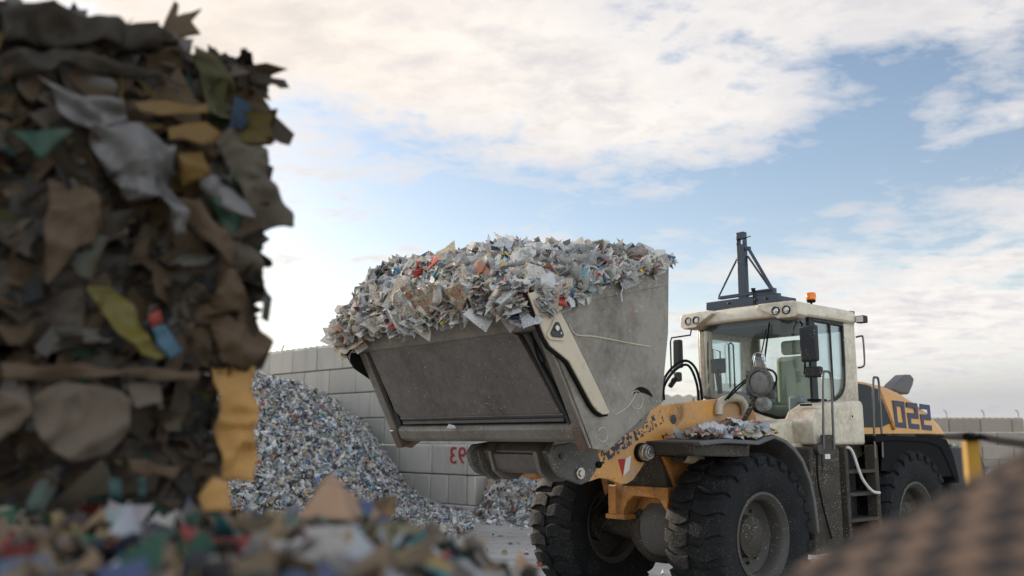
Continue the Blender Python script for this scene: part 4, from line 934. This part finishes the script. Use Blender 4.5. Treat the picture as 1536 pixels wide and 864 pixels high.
# ================================================================== BLOCK WALLS
def wall(p0,p1,rows,bh,bl,depth,label,skipfn=None,mark=None,first=0,header=None,hbl=None,mt='conc',shift=0):
    p0=Vector(p0);p1=Vector(p1);u=(p1-p0).normalized();L=(p1-p0).length; ang=math.atan2(u.y,u.x)
    root=empty('concrete_block_wall',p0,ang); tag(root,label,'wall')
    z=-.001+first
    meshes={}
    for r in range(rows):
        l=hbl if (hbl and header==r) else bl
        x=-(l/2 if r%2 else 0)-shift
        while x<L-.05:
            a=max(x,0);b_=min(x+l,L)
            if b_-a>.06:
                key=(round(b_-a,2),r==rows-1)
                if key not in meshes:
                    mm=MB(); mm.box((.012,-depth/2,.01),(b_-a-.012,depth/2,bh-.01)); o=mm.build('block',M[mt],root,bev=.025,seg=2,smooth=30); meshes[key]=o
                else:
                    o=meshes[key].copy(); COL.objects.link(o); o.parent=root
                o.location=(a,rnd.uniform(-.008,.008),z); o.rotation_euler=(0,0,rnd.uniform(-.003,.003))
            x+=l
        z+=bh
    # ribbed capping of interlocking studs
    mm=MB(); n=int(L/.3); pts=[(0,z-.02)]
    for i in range(n*6+1):
        xx=L*i/(n*6); pts.append((xx,z+.028+.03*math.cos(2*PI*i/6)))
    pts.append((L,z-.02)); mm.prism([(p[0],p[1]) for p in pts],-depth*.3,depth*.3); mm.build('capping',M[mt],root,smooth=40)
    return root,z,u
def YA(px,z0=20.0,m_=.98): return z0/(1+(px-768)/FPX*m_)     # plan line of the bay wall
pA=at(729,700,YA(729)); pB=at(60,600,YA(60))
wA,zt,uA=wall((pA.x,pA.y,0),(pB.x,pB.y,0),6,.655,1.22,.65,'tall grey bay wall of stacked concrete blocks behind the raised bucket',first=.22,header=0,hbl=.62,shift=.33)
mm=MB(); L=(Vector((pB.x,pB.y,0))-Vector((pA.x,pA.y,0))).length; mm.box((0,-.37,0),(L,.37,.218)); mm.build('plinth',M['conc'],wA,bev=.02)
# the number painted on it: mirrored as photographed. local x runs away from us to the left
un=Vector((uA.x,uA.y,0)); nn=Vector((-uA.y,uA.x,0));
if nn.y>0: nn=-nn
def wall_local(px,py):
    d=ray(px,py); p0=Vector((pA.x,pA.y,0))+nn*.335; t=(p0-Vector((0,0,CAMH))).dot(nn)/d.dot(nn); q=Vector((0,0,CAMH))+d*t
    return (q-Vector((pA.x,pA.y,0))).dot(un),q.z
xa,za=wall_local(675,695); xb,zb=wall_local(699,670)
side=1 if (Matrix.Rotation(-math.atan2(uA.y,uA.x),3,'Z')@nn).y>0 else -1
# text runs from screen left (xa) to screen right (xb)
nm=glyphs('painted_number','93',abs(zb-za)*1.42,M['red'],wA,Vector((xa,side*.339,za)),Vector((xb-xa,0,0)),(0,0,1),ext=.001,mirror=True,bold=.0,width=abs(xb-xa))
for px_,py_,k in ((421,521,.16),):
    q=at(px_,528,YA(421)); mm=MB(); lx=(Vector((q.x,q.y,0))-Vector((pA.x,pA.y,0))).dot(un); mm.tube([(lx,0,zt),(lx,0,zt+.12),(lx-.1,0,zt+.24)],.02,n=6); mm.build('lifting_eye',M['rustbr'],wA)
qa=at(1395,640,44); qb=at(1531,640,44)
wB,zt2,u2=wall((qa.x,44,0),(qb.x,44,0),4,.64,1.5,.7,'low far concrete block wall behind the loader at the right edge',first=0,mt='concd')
mm=MB()
for px in (1421,1477,1533-4):
    q=at(px,640,44); mm.tube([(q.x-qa.x,0,zt2),(q.x-qa.x,0,zt2+.3),(q.x-qa.x-.12,0,zt2+.42)],.018,n=6)
mm.build('rebar_stub',M['rustbr'],wB)
q=at(1440,662,43.2)
qa=at(930,600,25); qb=at(1100,600,25)
wC,_,_=wall((qa.x,25,0),(qb.x,25,0),4,.70,1.3,.7,'short piece of concrete block wall seen between bucket and cab')

# ================================================================== BACKGROUND HEAPS
XA=lambda Y:0
def plan(px,Y): return at(px,660,Y).x
def hA(X,Y):
    X=np.asarray(X,float);Y=np.asarray(Y,float)
    u=X/Y*FPX+768                      # along the foot of the wall
    top=np.interp(X,[-9.5,-6.9,-6.3,-5.0,-4.1,-3.5,-3.0,-2.45,-1.95,-1.3,-.6],[3.2,3.25,3.1,2.75,2.2,1.85,1.2,.55,.2,.08,0])
    front=np.clip((Y-(15.6+.25*np.abs(X+6)*0))/3.2,0,1)**.85
    n_=fbm(X,Y,.8,4,3)*.16+fbm(X,Y,2.5,2,5)*.05
    yw=(20.0-.98*X)                    # wall plan line
    back=np.clip((yw-.4-Y)/.5,0,1)
    return np.clip(top*front+n_*np.clip(top,0,1),0,9)*back*(top>0)
heap('waste_paper_mound',hA,-9.5,-.8,15.2,24,62000,(.05,.155),M['heap'],'big sloping mound of mixed waste paper against the bay wall behind the bale',21,grid=(90,80),lift=.03)
def hB(X,Y):
    c=np.interp(X,[-.68,-.52,-.42,.1,1.0,2.2],[0,.55,.95,1.3,1.5,1.6])*np.clip((Y-19.3)/1.3,0,1)**.7
    return np.clip(c+fbm(X,Y,1.6,4,9)*.12*(c>.02),0,9)
heap('waste_paper_mound',hB,-.8,2.2,19.2,23,12000,(.07,.18),M['heap'],'smaller mound of mixed waste paper seen between the bay wall and the front tyre',22,grid=(50,40),lift=.03)
def hC(X,Y):
    c=np.interp(X,[16,17.8,19.0,19.9,23],[1.3,1.3,1.15,.0,0])*np.clip((Y-37)/2,0,1)
    return c
heap('waste_paper_mound',hC,16,23,36.8,43,5000,(.15,.35),M['heap'],'distant mound of waste paper in front of the low far wall',23,grid=(30,30))
# loose litter at the foot of the walls and on the yard
K=2600; lx=g.uniform(-2.6,.6,K); ly=(20.0-.98*lx)-.4-np.abs(g.normal(0,.5,K)); ly=np.minimum(ly,20.4)
P6=np.stack([lx,ly,.02+.12*np.exp(-((20.0-.98*lx)-.4-ly)/.25)*g.random(K)],-1)
K2=160; P7=np.stack([g.uniform(-3,7,K2),g.uniform(9,19,K2),np.full(K2,.012)],-1)
lt=scraps('paper_litter',np.concatenate([P6,P7]),np.tile(np.array([0,0,1.]),(K+K2,1)),g.uniform(.04,.13,K+K2),M['heap'],seed=51,tilt=.5)
tag(lt,'loose paper litter scattered along the foot of the bay wall','paper litter',kind='stuff')

# ================================================================== FOREGROUND BALES
bU=Vector((-.79,-.61,0)); bW=Vector((-.61,.79,0))
def bale(name,O,w,d,h,label,seed,nsc,bulge=.05):
    root=empty(name,O,math.atan2(bU.y,bU.x)); tag(root,label,'paper bale')
    # local: x along the face to the left, y towards the camera negative -> use own basis
    g=np.random.default_rng(seed)
    bm=bmesh.new(); bmesh.ops.create_cube(bm,size=1); 
    for v_ in bm.verts: v_.co=Vector(((v_.co.x+.5)*w,-(v_.co.y+.5)*d,(v_.co.z+.5)*h))
    bmesh.ops.subdivide_edges(bm,edges=bm.edges[:],cuts=22,use_grid_fill=True)
    c=Vector((w/2,-d/2,h/2))
    for v_ in bm.verts:
        q=(v_.co-c); n_=Vector((q.x/w,q.y/d,q.z/h))
        bands=.018*math.sin(v_.co.z*38+3*noise.noise(v_.co*3))
        v_.co+=n_.normalized()*(noise.fractal(v_.co*5+Vector((seed,0,0)),.6,2.1,5)*bulge+bands)
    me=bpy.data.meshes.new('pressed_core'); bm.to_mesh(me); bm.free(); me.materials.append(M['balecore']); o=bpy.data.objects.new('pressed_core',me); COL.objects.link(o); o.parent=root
    P=[];Nn=[]
    for fc,wt in (('f',.42),('r',.3),('t',.28)):
        k=int(nsc*wt); 
        if fc=='f': p=np.stack([g.uniform(0,w,k),np.full(k,.01),g.uniform(0,h,k)],-1); n_=(0,1,0)
        elif fc=='r': p=np.stack([np.full(k,.03),-g.uniform(0,d,k),g.uniform(0,h,k)],-1); n_=(-1,0,0)
        else: p=np.stack([g.uniform(0,w,k),-g.uniform(0,d,k),np.full(k,h+.0)],-1); n_=(0,0,1)
        P.append(p);Nn.append(np.tile(np.array(n_,float),(k,1)))
    P=np.concatenate(P);Nn=np.concatenate(Nn); P+=g.normal(0,.02,P.shape)
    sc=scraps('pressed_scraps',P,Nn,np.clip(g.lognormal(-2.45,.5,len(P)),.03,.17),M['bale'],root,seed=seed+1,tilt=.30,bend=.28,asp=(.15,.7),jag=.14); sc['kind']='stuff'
    return root
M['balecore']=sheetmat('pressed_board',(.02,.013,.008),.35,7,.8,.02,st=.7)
OB=at(372,555,2.62)
# local frame: x=bU, y = perpendicular (left turn) ; for bU=(-.79,-.61) the left turn is (.61,-.79) = towards the camera
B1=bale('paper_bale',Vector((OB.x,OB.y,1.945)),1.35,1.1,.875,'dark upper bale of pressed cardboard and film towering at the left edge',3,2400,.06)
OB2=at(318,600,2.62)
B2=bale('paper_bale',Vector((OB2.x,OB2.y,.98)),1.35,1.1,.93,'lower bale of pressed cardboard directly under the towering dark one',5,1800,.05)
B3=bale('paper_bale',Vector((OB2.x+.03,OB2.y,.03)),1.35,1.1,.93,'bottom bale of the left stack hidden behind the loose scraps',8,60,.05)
bpy.context.view_layer.update()
def YF(px,off=.09): 
    # depth of the bale face at a pixel column
    t=(px-768)/FPX; # X=t*Y ; line through OB with direction bU
    # OB.x+s*bU.x = t*(OB.y+s*bU.y)
    s=(t*OB.y-OB.x)/(bU.x-t*bU.y); return OB.y+s*bU.y-off
def face(root,name,pts,mat,off=.09,amp=.03,freq=4,seed=0,thick=.004,label=None,dy=0):
    inv=(Matrix.Translation(root.location)@Matrix.Rotation(root.rotation_euler.z,4,'Z')).inverted()
    rj=random.Random(seed); q=[]
    for i in range(len(pts)):
        (xa_,ya_),(xb_,yb_)=pts[i],pts[(i+1)%len(pts)]; L_=math.hypot(xb_-xa_,yb_-ya_); k_=max(1,int(L_/22)); j_=min(5,L_*.08) 
        for t_ in range(k_): q.append((xa_+(xb_-xa_)*t_/k_+rj.uniform(-j_,j_)*(t_>0),ya_+(yb_-ya_)*t_/k_+rj.uniform(-j_,j_)*(t_>0)))
    pts=q
    o=crumple(name,[inv@at(x,y,YF(min(x,372),off)+dy*(y-pts[0][1])/100) for x,y in pts],mat,root,amp=amp*1.5,freq=freq*1.7,thick=thick,seed=seed,nrm=(0,1,0))
    if label:o['label']=label
    return o
def BS(n,c,*k,**q): return sheetmat(n,(c[0]*.72,c[1]*.66,c[2]*.56),*k,**q)  # bale colours scaled down to stand in for shade and vignetting
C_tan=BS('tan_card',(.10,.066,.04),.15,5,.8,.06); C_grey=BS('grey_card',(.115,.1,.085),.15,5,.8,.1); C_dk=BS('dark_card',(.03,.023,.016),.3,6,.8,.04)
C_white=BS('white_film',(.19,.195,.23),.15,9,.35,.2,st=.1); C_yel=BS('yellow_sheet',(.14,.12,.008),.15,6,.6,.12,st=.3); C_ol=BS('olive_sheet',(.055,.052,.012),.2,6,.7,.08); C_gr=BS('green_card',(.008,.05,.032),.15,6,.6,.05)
C_or=BS('mustard_card',(.16,.09,.008),.15,6,.6,.1); C_pk=BS('pale_board',(.14,.112,.095),.12,5,.8,.05,st=.25); C_lit=sheetmat('kraft_strip',(.62,.37,.13),.15,5,.7,.5,st=.15); C_red=BS('red_label',(.3,.03,.012),.1,8,.5,.1,st=0); C_blu=BS('blue_label',(.03,.11,.2),.1,8,.5,.1,st=0); C_teal=BS('teal_film',(.008,.06,.065),.15,8,.5,.1)  # C_lit: sunlit glow of the kraft board put into its bright colour
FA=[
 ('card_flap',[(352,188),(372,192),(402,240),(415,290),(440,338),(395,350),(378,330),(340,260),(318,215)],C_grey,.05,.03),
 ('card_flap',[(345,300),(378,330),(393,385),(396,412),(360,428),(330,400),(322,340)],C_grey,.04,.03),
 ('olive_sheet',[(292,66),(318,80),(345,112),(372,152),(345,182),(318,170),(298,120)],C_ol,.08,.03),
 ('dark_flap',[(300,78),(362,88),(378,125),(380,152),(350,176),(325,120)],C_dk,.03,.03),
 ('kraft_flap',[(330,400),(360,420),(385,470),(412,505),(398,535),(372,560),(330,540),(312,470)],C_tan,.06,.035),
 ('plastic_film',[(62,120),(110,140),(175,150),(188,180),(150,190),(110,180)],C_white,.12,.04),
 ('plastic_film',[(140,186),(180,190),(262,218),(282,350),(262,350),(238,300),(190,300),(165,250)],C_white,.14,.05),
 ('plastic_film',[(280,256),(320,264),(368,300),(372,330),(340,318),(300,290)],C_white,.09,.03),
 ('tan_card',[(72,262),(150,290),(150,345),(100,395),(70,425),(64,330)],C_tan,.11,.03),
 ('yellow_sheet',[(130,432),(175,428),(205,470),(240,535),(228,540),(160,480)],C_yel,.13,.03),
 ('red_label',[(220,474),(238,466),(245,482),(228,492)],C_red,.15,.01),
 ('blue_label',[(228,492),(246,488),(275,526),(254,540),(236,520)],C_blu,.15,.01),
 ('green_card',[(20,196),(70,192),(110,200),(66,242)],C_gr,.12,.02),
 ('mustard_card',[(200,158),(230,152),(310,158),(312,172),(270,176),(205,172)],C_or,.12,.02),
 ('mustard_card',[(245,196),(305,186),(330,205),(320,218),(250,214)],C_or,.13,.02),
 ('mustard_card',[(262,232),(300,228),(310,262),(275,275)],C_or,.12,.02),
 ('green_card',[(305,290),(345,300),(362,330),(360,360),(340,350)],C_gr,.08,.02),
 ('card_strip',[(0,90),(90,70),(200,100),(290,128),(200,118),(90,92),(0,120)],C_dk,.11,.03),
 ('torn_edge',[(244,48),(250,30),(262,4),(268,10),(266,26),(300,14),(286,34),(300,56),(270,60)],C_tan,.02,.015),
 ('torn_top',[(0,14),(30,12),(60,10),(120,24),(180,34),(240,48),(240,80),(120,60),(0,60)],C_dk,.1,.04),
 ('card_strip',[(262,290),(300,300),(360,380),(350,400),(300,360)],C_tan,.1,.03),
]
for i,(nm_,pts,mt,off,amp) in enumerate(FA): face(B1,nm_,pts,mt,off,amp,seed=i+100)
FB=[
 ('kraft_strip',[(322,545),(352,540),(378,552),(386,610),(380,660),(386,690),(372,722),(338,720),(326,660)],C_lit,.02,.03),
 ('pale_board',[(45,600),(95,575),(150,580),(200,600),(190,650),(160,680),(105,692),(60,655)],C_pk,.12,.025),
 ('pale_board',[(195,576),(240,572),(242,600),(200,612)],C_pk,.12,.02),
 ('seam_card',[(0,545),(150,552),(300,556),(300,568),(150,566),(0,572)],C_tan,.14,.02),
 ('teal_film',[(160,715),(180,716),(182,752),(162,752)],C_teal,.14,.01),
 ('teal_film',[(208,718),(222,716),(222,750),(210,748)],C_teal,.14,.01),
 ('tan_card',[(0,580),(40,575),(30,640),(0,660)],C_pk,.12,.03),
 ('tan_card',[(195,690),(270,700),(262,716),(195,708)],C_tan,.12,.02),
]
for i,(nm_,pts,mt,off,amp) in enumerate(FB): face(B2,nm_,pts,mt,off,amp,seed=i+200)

# ================================================================== LOOSE SCRAPS IN THE FOREGROUND
def hF(X,Y):
    X=np.asarray(X,float);Y=np.asarray(Y,float)
    top=np.interp(X,[-2,-.75,-.45,-.2,-.02,.15,.5,1.0],[1.50,1.495,1.495,1.48,1.38,1.22,.85,.3])
    e=np.clip((2.55-Y)/.35,0,1)**.5
    return np.clip(top*e+fbm(X,Y,4,4,4)*.035,0,2)
heap('loose_waste_heap',hF,-2,1.0,.75,2.56,3600,(.04,.13),M['fore'],'blurred foreground heap of loose wrappings and card along the bottom left',31,grid=(60,50),lift=.01,tilt=.32)
def fsheet(name,pts,Y,mt,label,cat,seed,amp=.02,curl=0,thick=.004,dys=None):
    P=[at(x,y,Y+(dys[i] if dys else 0)) for i,(x,y) in enumerate(pts)]
    return tag(crumple(name,P,mt,amp=amp,freq=6,thick=thick,seed=seed),label,cat)
C_box=sheetmat('bare_cardboard',(.33,.2,.125),.08,5,.8,.05,st=.1)
cbx=empty('cardboard_piece',at(500,775,1.98)); tag(cbx,'folded brown cardboard piece standing up out of the loose heap','cardboard')
def cpart(name,P,mt):
    o=crumple(name,[p-cbx.location for p in P],mt,cbx,amp=.006,freq=6,thick=.004,seed=5)
cpart('front_panel',[at(445,775,1.95),at(486,722,2.0),at(512,726,1.98),at(528,782,1.9)],C_box)
cpart('side_panel',[at(512,726,1.983),at(562,772,2.12),at(560,786,2.1),at(528,782,1.903)],C_box)
cpart('top_flap',[at(486,721,2.0),at(460,742,2.1),at(500,711,2.12),at(513,725,1.98)],C_box)
C_g2=sheetmat('green_wrap',(.03,.10,.05),.3,9,.5,.1); C_b2=sheetmat('blue_wrap',(.022,.024,.06),.3,9,.5,.1); C_w2=sheetmat('grey_white_paper',(.32,.31,.30),.2,9,.7,.2); C_t2=sheetmat('teal_wrap',(.02,.11,.12),.3,9,.5,.1)
fsheet('wrapping_strip',[(350,790),(430,770),(560,780),(600,800),(560,806),(430,800)],1.92,C_g2,'green wrapping strip just below the folded cardboard piece','wrapper',1,dys=[0,.1,.1,0,-.1,-.1])
fsheet('wrapping_strip',[(562,778),(582,770),(596,784),(588,797),(568,796)],1.9,C_b2,'dark blue crumpled wrapper right of the folded cardboard piece','wrapper',2,dys=[0,.08,.08,-.05,-.05])
fsheet('crumpled_paper',[(440,812),(470,800),(520,806),(510,850),(450,860)],1.7,C_w2,'grey white crumpled paper in the middle of the bottom heap','paper sheet',3,dys=[0,.08,.08,-.05,-.05],amp=.04)
fsheet('wrapping_strip',[(600,810),(640,795),(690,845),(680,872),(630,860)],1.75,C_t2,'teal plastic wrapper at the right slope of the bottom heap','wrapper',4,dys=[0,.08,.08,-.05,-.05],amp=.03)
fsheet('card_scrap',[(540,792),(610,788),(640,806),(560,822)],1.82,sheetmat('olive_board',(.16,.14,.07),.2),'olive board scrap lying on the bottom heap beside the blue wrapper','cardboard',6,dys=[0,.1,.08,-.1])
fsheet('card_scrap',[(300,745),(322,712),(345,726),(350,770),(310,768)],2.1,C_lit,'sunlit orange torn card at the foot of the bale','cardboard',7,dys=[0,.02,.02,0,0],amp=.03)  # sunlit look comes from the bright C_lit colour
fsheet('crumpled_paper',[(690,832),(760,850),(770,880),(700,880)],1.75,C_w2,'pale crumpled paper at the right foot of the bottom heap','paper sheet',8,dys=[0,.05,-.05,-.05],amp=.03)
fsheet('card_scrap',[(775,858),(790,848),(808,866),(800,880),(780,880)],1.8,C_dk,'small dark brown scrap poking up at the bottom centre','cardboard',9,amp=.02)

# ---- tilted cardboard bale at the lower right
Yq=1.15
A_=at(1120,884,Yq); B_=at(1575,660,Yq)
cb3=empty('cardboard_bale',Vector((A_.x+.25,Yq+.2,0))); tag(cb3,'blurred brown cardboard bale sloping up into the lower right corner','cardboard bale')
poly=[(A_.x-.12,0),(A_.x-.12,A_.z-.10),(A_.x,A_.z),(B_.x,B_.z),(B_.x+.12,B_.z+.05),(B_.x+.4,B_.z-.1),(B_.x+.4,0)]
bm=bmesh.new(); fr=[bm.verts.new((x,Yq-cb3.location.y,z)) for x,z in poly]; 
for v_ in fr: v_.co.x-=cb3.location.x
f=bm.faces.new(fr); r_=bmesh.ops.extrude_face_region(bm,geom=[f]); 
for e_ in r_['geom']:
    if isinstance(e_,bmesh.types.BMVert): e_.co.y-=.42
bmesh.ops.recalc_face_normals(bm,faces=bm.faces)
bmesh.ops.triangulate(bm,faces=bm.faces[:])
for _ in range(6):
    L_=[e_ for e_ in bm.edges if e_.calc_length()>.05]
    if not L_:break
    bmesh.ops.subdivide_edges(bm,edges=L_,cuts=1); bmesh.ops.triangulate(bm,faces=[q for q in bm.faces if len(q.verts)>3])
for v_ in bm.verts: v_.co+=noise.noise_vector(v_.co*9)*.004
me=bpy.data.meshes.new('pressed_core'); bm.to_mesh(me); bm.free()
def quilt():
    m,nt=newmat('stacked_cardboard');T=NT(nt);co=coords(T)
    wob=T.n('ShaderNodeTexNoise'); wob.inputs['Scale'].default_value=7; T.l(co,wob.inputs['Vector'])
    wv=T.vmath('SCALE',wob.outputs['Color']); nt.nodes[-1].inputs['Scale'].default_value=.02
    mp=T.n('ShaderNodeMapping'); mp.inputs['Rotation'].default_value=(0,R(20),0); mp.inputs['Scale'].default_value=(26,17,21); T.l(T.vmath('ADD',co,wv),mp.inputs[0])
    ck=T.n('ShaderNodeTexChecker'); ck.inputs['Scale'].default_value=1; T.l(mp.outputs[0],ck.inputs['Vector'])
    c=T.mix(T.math('MULTIPLY',ck.outputs['Fac'],T.ramp(T.noise(co,9,3),[(.3,.35),(.6,1)])),(.032,.02,.011),(.26,.145,.08)); c=T.mix(T.ramp(T.noise(co,8,5),[(.45,0),(.7,.3)]),c,(.07,.05,.03))
    p=T.n('ShaderNodeBsdfPrincipled'); T.l(c,p.inputs['Base Color']); p.inputs['Roughness'].default_value=.8
    o=T.n('ShaderNodeOutputMaterial'); T.l(p.outputs[0],o.inputs[0]); return m
me.materials.append(quilt()); o=bpy.data.objects.new('pressed_core',me); COL.objects.link(o); o.parent=cb3
def edge_sc():
    k=160; g=np.random.default_rng(90); t=g.random(k); x=A_.x+(B_.x-A_.x)*t-cb3.location.x; z=A_.z+(B_.z-A_.z)*t; y=Yq-cb3.location.y-g.random(k)*.55
    o=scraps('pressed_scraps',np.stack([x,y,z-.004],-1),np.tile(np.array([-.45,0,.9]),(k,1)),g.uniform(.02,.05,k),me.materials[0],cb3,seed=91,tilt=.1,bend=.15); o['kind']='stuff'

# ---- yellow post with rope
pp=at(1455,655,3.1)
post=empty('barrier_post',Vector((pp.x,3.1,0))); tag(post,'yellow barrier post with black cap holding a dark rope','post')
m=MB(); m.box((-.022,-.022,0),(.022,.022,pp.z-.012)); m.build('post',M['yel'],post,bev=.006)
m=MB(); m.box((-.027,-.027,pp.z-.012),(.027,.027,pp.z+.006)); m.cyl((0,0,pp.z+.006),(0,0,pp.z+.014),.02,.012); m.build('cap',M['black'],post,bev=.004)
m=MB(); m.tube([at(1322,652,10.0),at(1375,653,6.2),at(1420,655,4.2),Vector((pp.x-.03,3.1,pp.z)),Vector((pp.x+.03,3.1,pp.z)),at(1500,661,2.9),at(1560,669,2.6)],[.012]*25,n=8,sub=4)
m.build('rope',M['black'],post,loc=-post.location)

# ================================================================== SKY AND SUN
SAZ,SEL=R(-41),R(15)
sund=Vector((math.sin(SAZ)*math.cos(SEL),math.cos(SAZ)*math.cos(SEL),math.sin(SEL)))
sl=bpy.data.lights.new('sun','SUN'); sl.energy=SUN_E; sl.angle=R(.6); sl.color=(1,.86,.68); so=bpy.data.objects.new('sun',sl); COL.objects.link(so); so.rotation_euler=(-sund).to_track_quat('-Z','Y').to_euler(); so.location=(0,0,30)
w=bpy.data.worlds.new('World'); S.world=w; w.use_nodes=True; nt=w.node_tree; nt.nodes.clear(); T=NT(nt)
sky=T.n('ShaderNodeTexSky'); sky.sky_type='NISHITA'; sky.sun_disc=False; sky.sun_elevation=SEL; sky.sun_rotation=SAZ; sky.air_density=1.0; sky.dust_density=.8; sky.ozone_density=2.0
D=T.n('ShaderNodeTexCoord').outputs['Generated']
sp=T.n('ShaderNodeSeparateXYZ'); T.l(D,sp.inputs[0]); x,y,z=sp.outputs
az=T.math('ARCTAN2',x,y); el=T.math('ARCSINE',z)
zz=T.math('MAXIMUM',T.math('ADD',z,.16),.02)
cb=T.n('ShaderNodeCombineXYZ'); T.l(T.math('DIVIDE',x,zz),cb.inputs[0]); T.l(T.math('DIVIDE',y,zz),cb.inputs[1]); pl_=cb.outputs[0]
mp=T.n('ShaderNodeMapping'); mp.inputs['Rotation'].default_value=(0,0,.5); mp.inputs['Scale'].default_value=(1,1.25,1); mp.inputs['Location'].default_value=(3.1,.7,0); T.l(pl_,mp.inputs[0])
n1=T.noise(mp.outputs[0],2.6,12,.6,.25); n2=T.noise(mp.outputs[0],10,10,.62,.3)
def pxang(px,py): d=ray(px,py).normalized(); return math.atan2(d.x,d.y),math.asin(d.z)
def blob(px,py,ra,re,k,rot=0):
    a,e=pxang(px,py); da=T.math('SUBTRACT',az,a); de=T.math('SUBTRACT',el,e); c,s=math.cos(rot),math.sin(rot)
    u=T.math('ADD',T.math('MULTIPLY',da,c/ra),T.math('MULTIPLY',de,s/ra)); v=T.math('ADD',T.math('MULTIPLY',da,-s/re),T.math('MULTIPLY',de,c/re))
    r2=T.math('ADD',T.math('MULTIPLY',u,u),T.math('MULTIPLY',v,v)); return T.math('MULTIPLY',T.math('POWER',2.718,T.math('MULTIPLY',r2,-1)),k)
B=[(760,20,.36,.10,.37,0),(860,150,.20,.06,.30,-.1),(560,90,.2,.08,.22,0),(1150,70,.17,.09,.20,.5),(940,200,.14,.025,.2,.1),(1480,400,.24,.06,.30,.25),(1420,510,.30,.055,.30,0),(1200,400,.09,.012,.16,0),(1480,30,.08,.04,.3,0),(1470,190,.07,.02,.22,0),(1410,160,.03,.012,.2,0),(1408,226,.03,.01,.22,0),(200,0,.3,.1,.35,0),
   (1240,230,.16,.05,-.22,.4),(600,280,.2,.05,-.12,0),(1360,120,.09,.06,-.18,0),(1300,300,.2,.04,-.2,0),(700,320,.3,.04,-.1,0)]
acc=None
for q in B: t=blob(*q); acc=t if acc is None else T.math('ADD',acc,t)
f=T.math('ADD',T.math('ADD',T.math('MULTIPLY',n1,1.25),T.math('MULTIPLY',n2,.55)),T.math('MULTIPLY',acc,.62))
mask=T.ramp(T.math('MULTIPLY',f,.5),[(.425,0),(.49,.42),(.545,.85),(.61,1)])
cosang=T.vmath('DOT_PRODUCT',D,tuple(sund),out='Value'); 
cosang=T.math('MAXIMUM',cosang,0)
glow=T.math('POWER',cosang,7); glow2=T.math('POWER',cosang,30)
thick=T.ramp(T.math('ADD',T.math('MULTIPLY',n2,.6),T.math('MULTIPLY',n1,.6)),[(.5,0),(.75,1)])
cc=T.mix(thick,(.72,.675,.63),(.50,.49,.505))
cc=T.mix(T.math('MULTIPLY',glow,.8,clamp=True),cc,(.70,.58,.46))
lowg=T.math('ADD',blob(1560,600,.30,.035,.9),blob(1300,620,.2,.02,.3),clamp=True)
skyc=T.mix(1.0,sky.outputs[0],(SKYK,SKYK,SKYK),'MULTIPLY')
# bright high veil that thickens towards the horizon and the sun
veil=T.math('MULTIPLY_ADD',T.math('POWER',2.718,T.math('MULTIPLY',T.math('MAXIMUM',el,0),-7)),.62,T.math('MULTIPLY',glow2,.5),clamp=True)
skyv=T.mix(T.math('ADD',veil,.03,clamp=True),skyc,(.76,.72,.68))
col=T.mix(mask,skyv,cc); col=T.mix(T.math('MULTIPLY',lowg,.75),col,(.33,.33,.36))
# unseen sky behind the camera is boosted and warmed as added fill light
back=T.ramp(T.math('MULTIPLY_ADD',y,-.5,.5),[(.30,1.0/BACKK),(.75,(1,.95,.86))]); col=T.mix(1.0,col,back,'MULTIPLY'); col=T.mix(1.0,col,(BACKK,BACKK,BACKK),'MULTIPLY')
bg=T.n('ShaderNodeBackground'); T.l(col,bg.inputs[0]); bg.inputs[1].default_value=BGS
o=T.n('ShaderNodeOutputWorld'); T.l(bg.outputs[0],o.inputs[0])
S.view_settings.view_transform='Standard'; S.view_settings.look='None'; S.view_settings.gamma=1; S.view_settings.exposure=EXPO; S.view_settings.use_curve_mapping=False
S.render.engine='CYCLES'; S.cycles.use_denoising=True; S.cycles.max_bounces=6; S.cycles.transparent_max_bounces=12; S.cycles.caustics_reflective=False; S.cycles.caustics_refractive=False
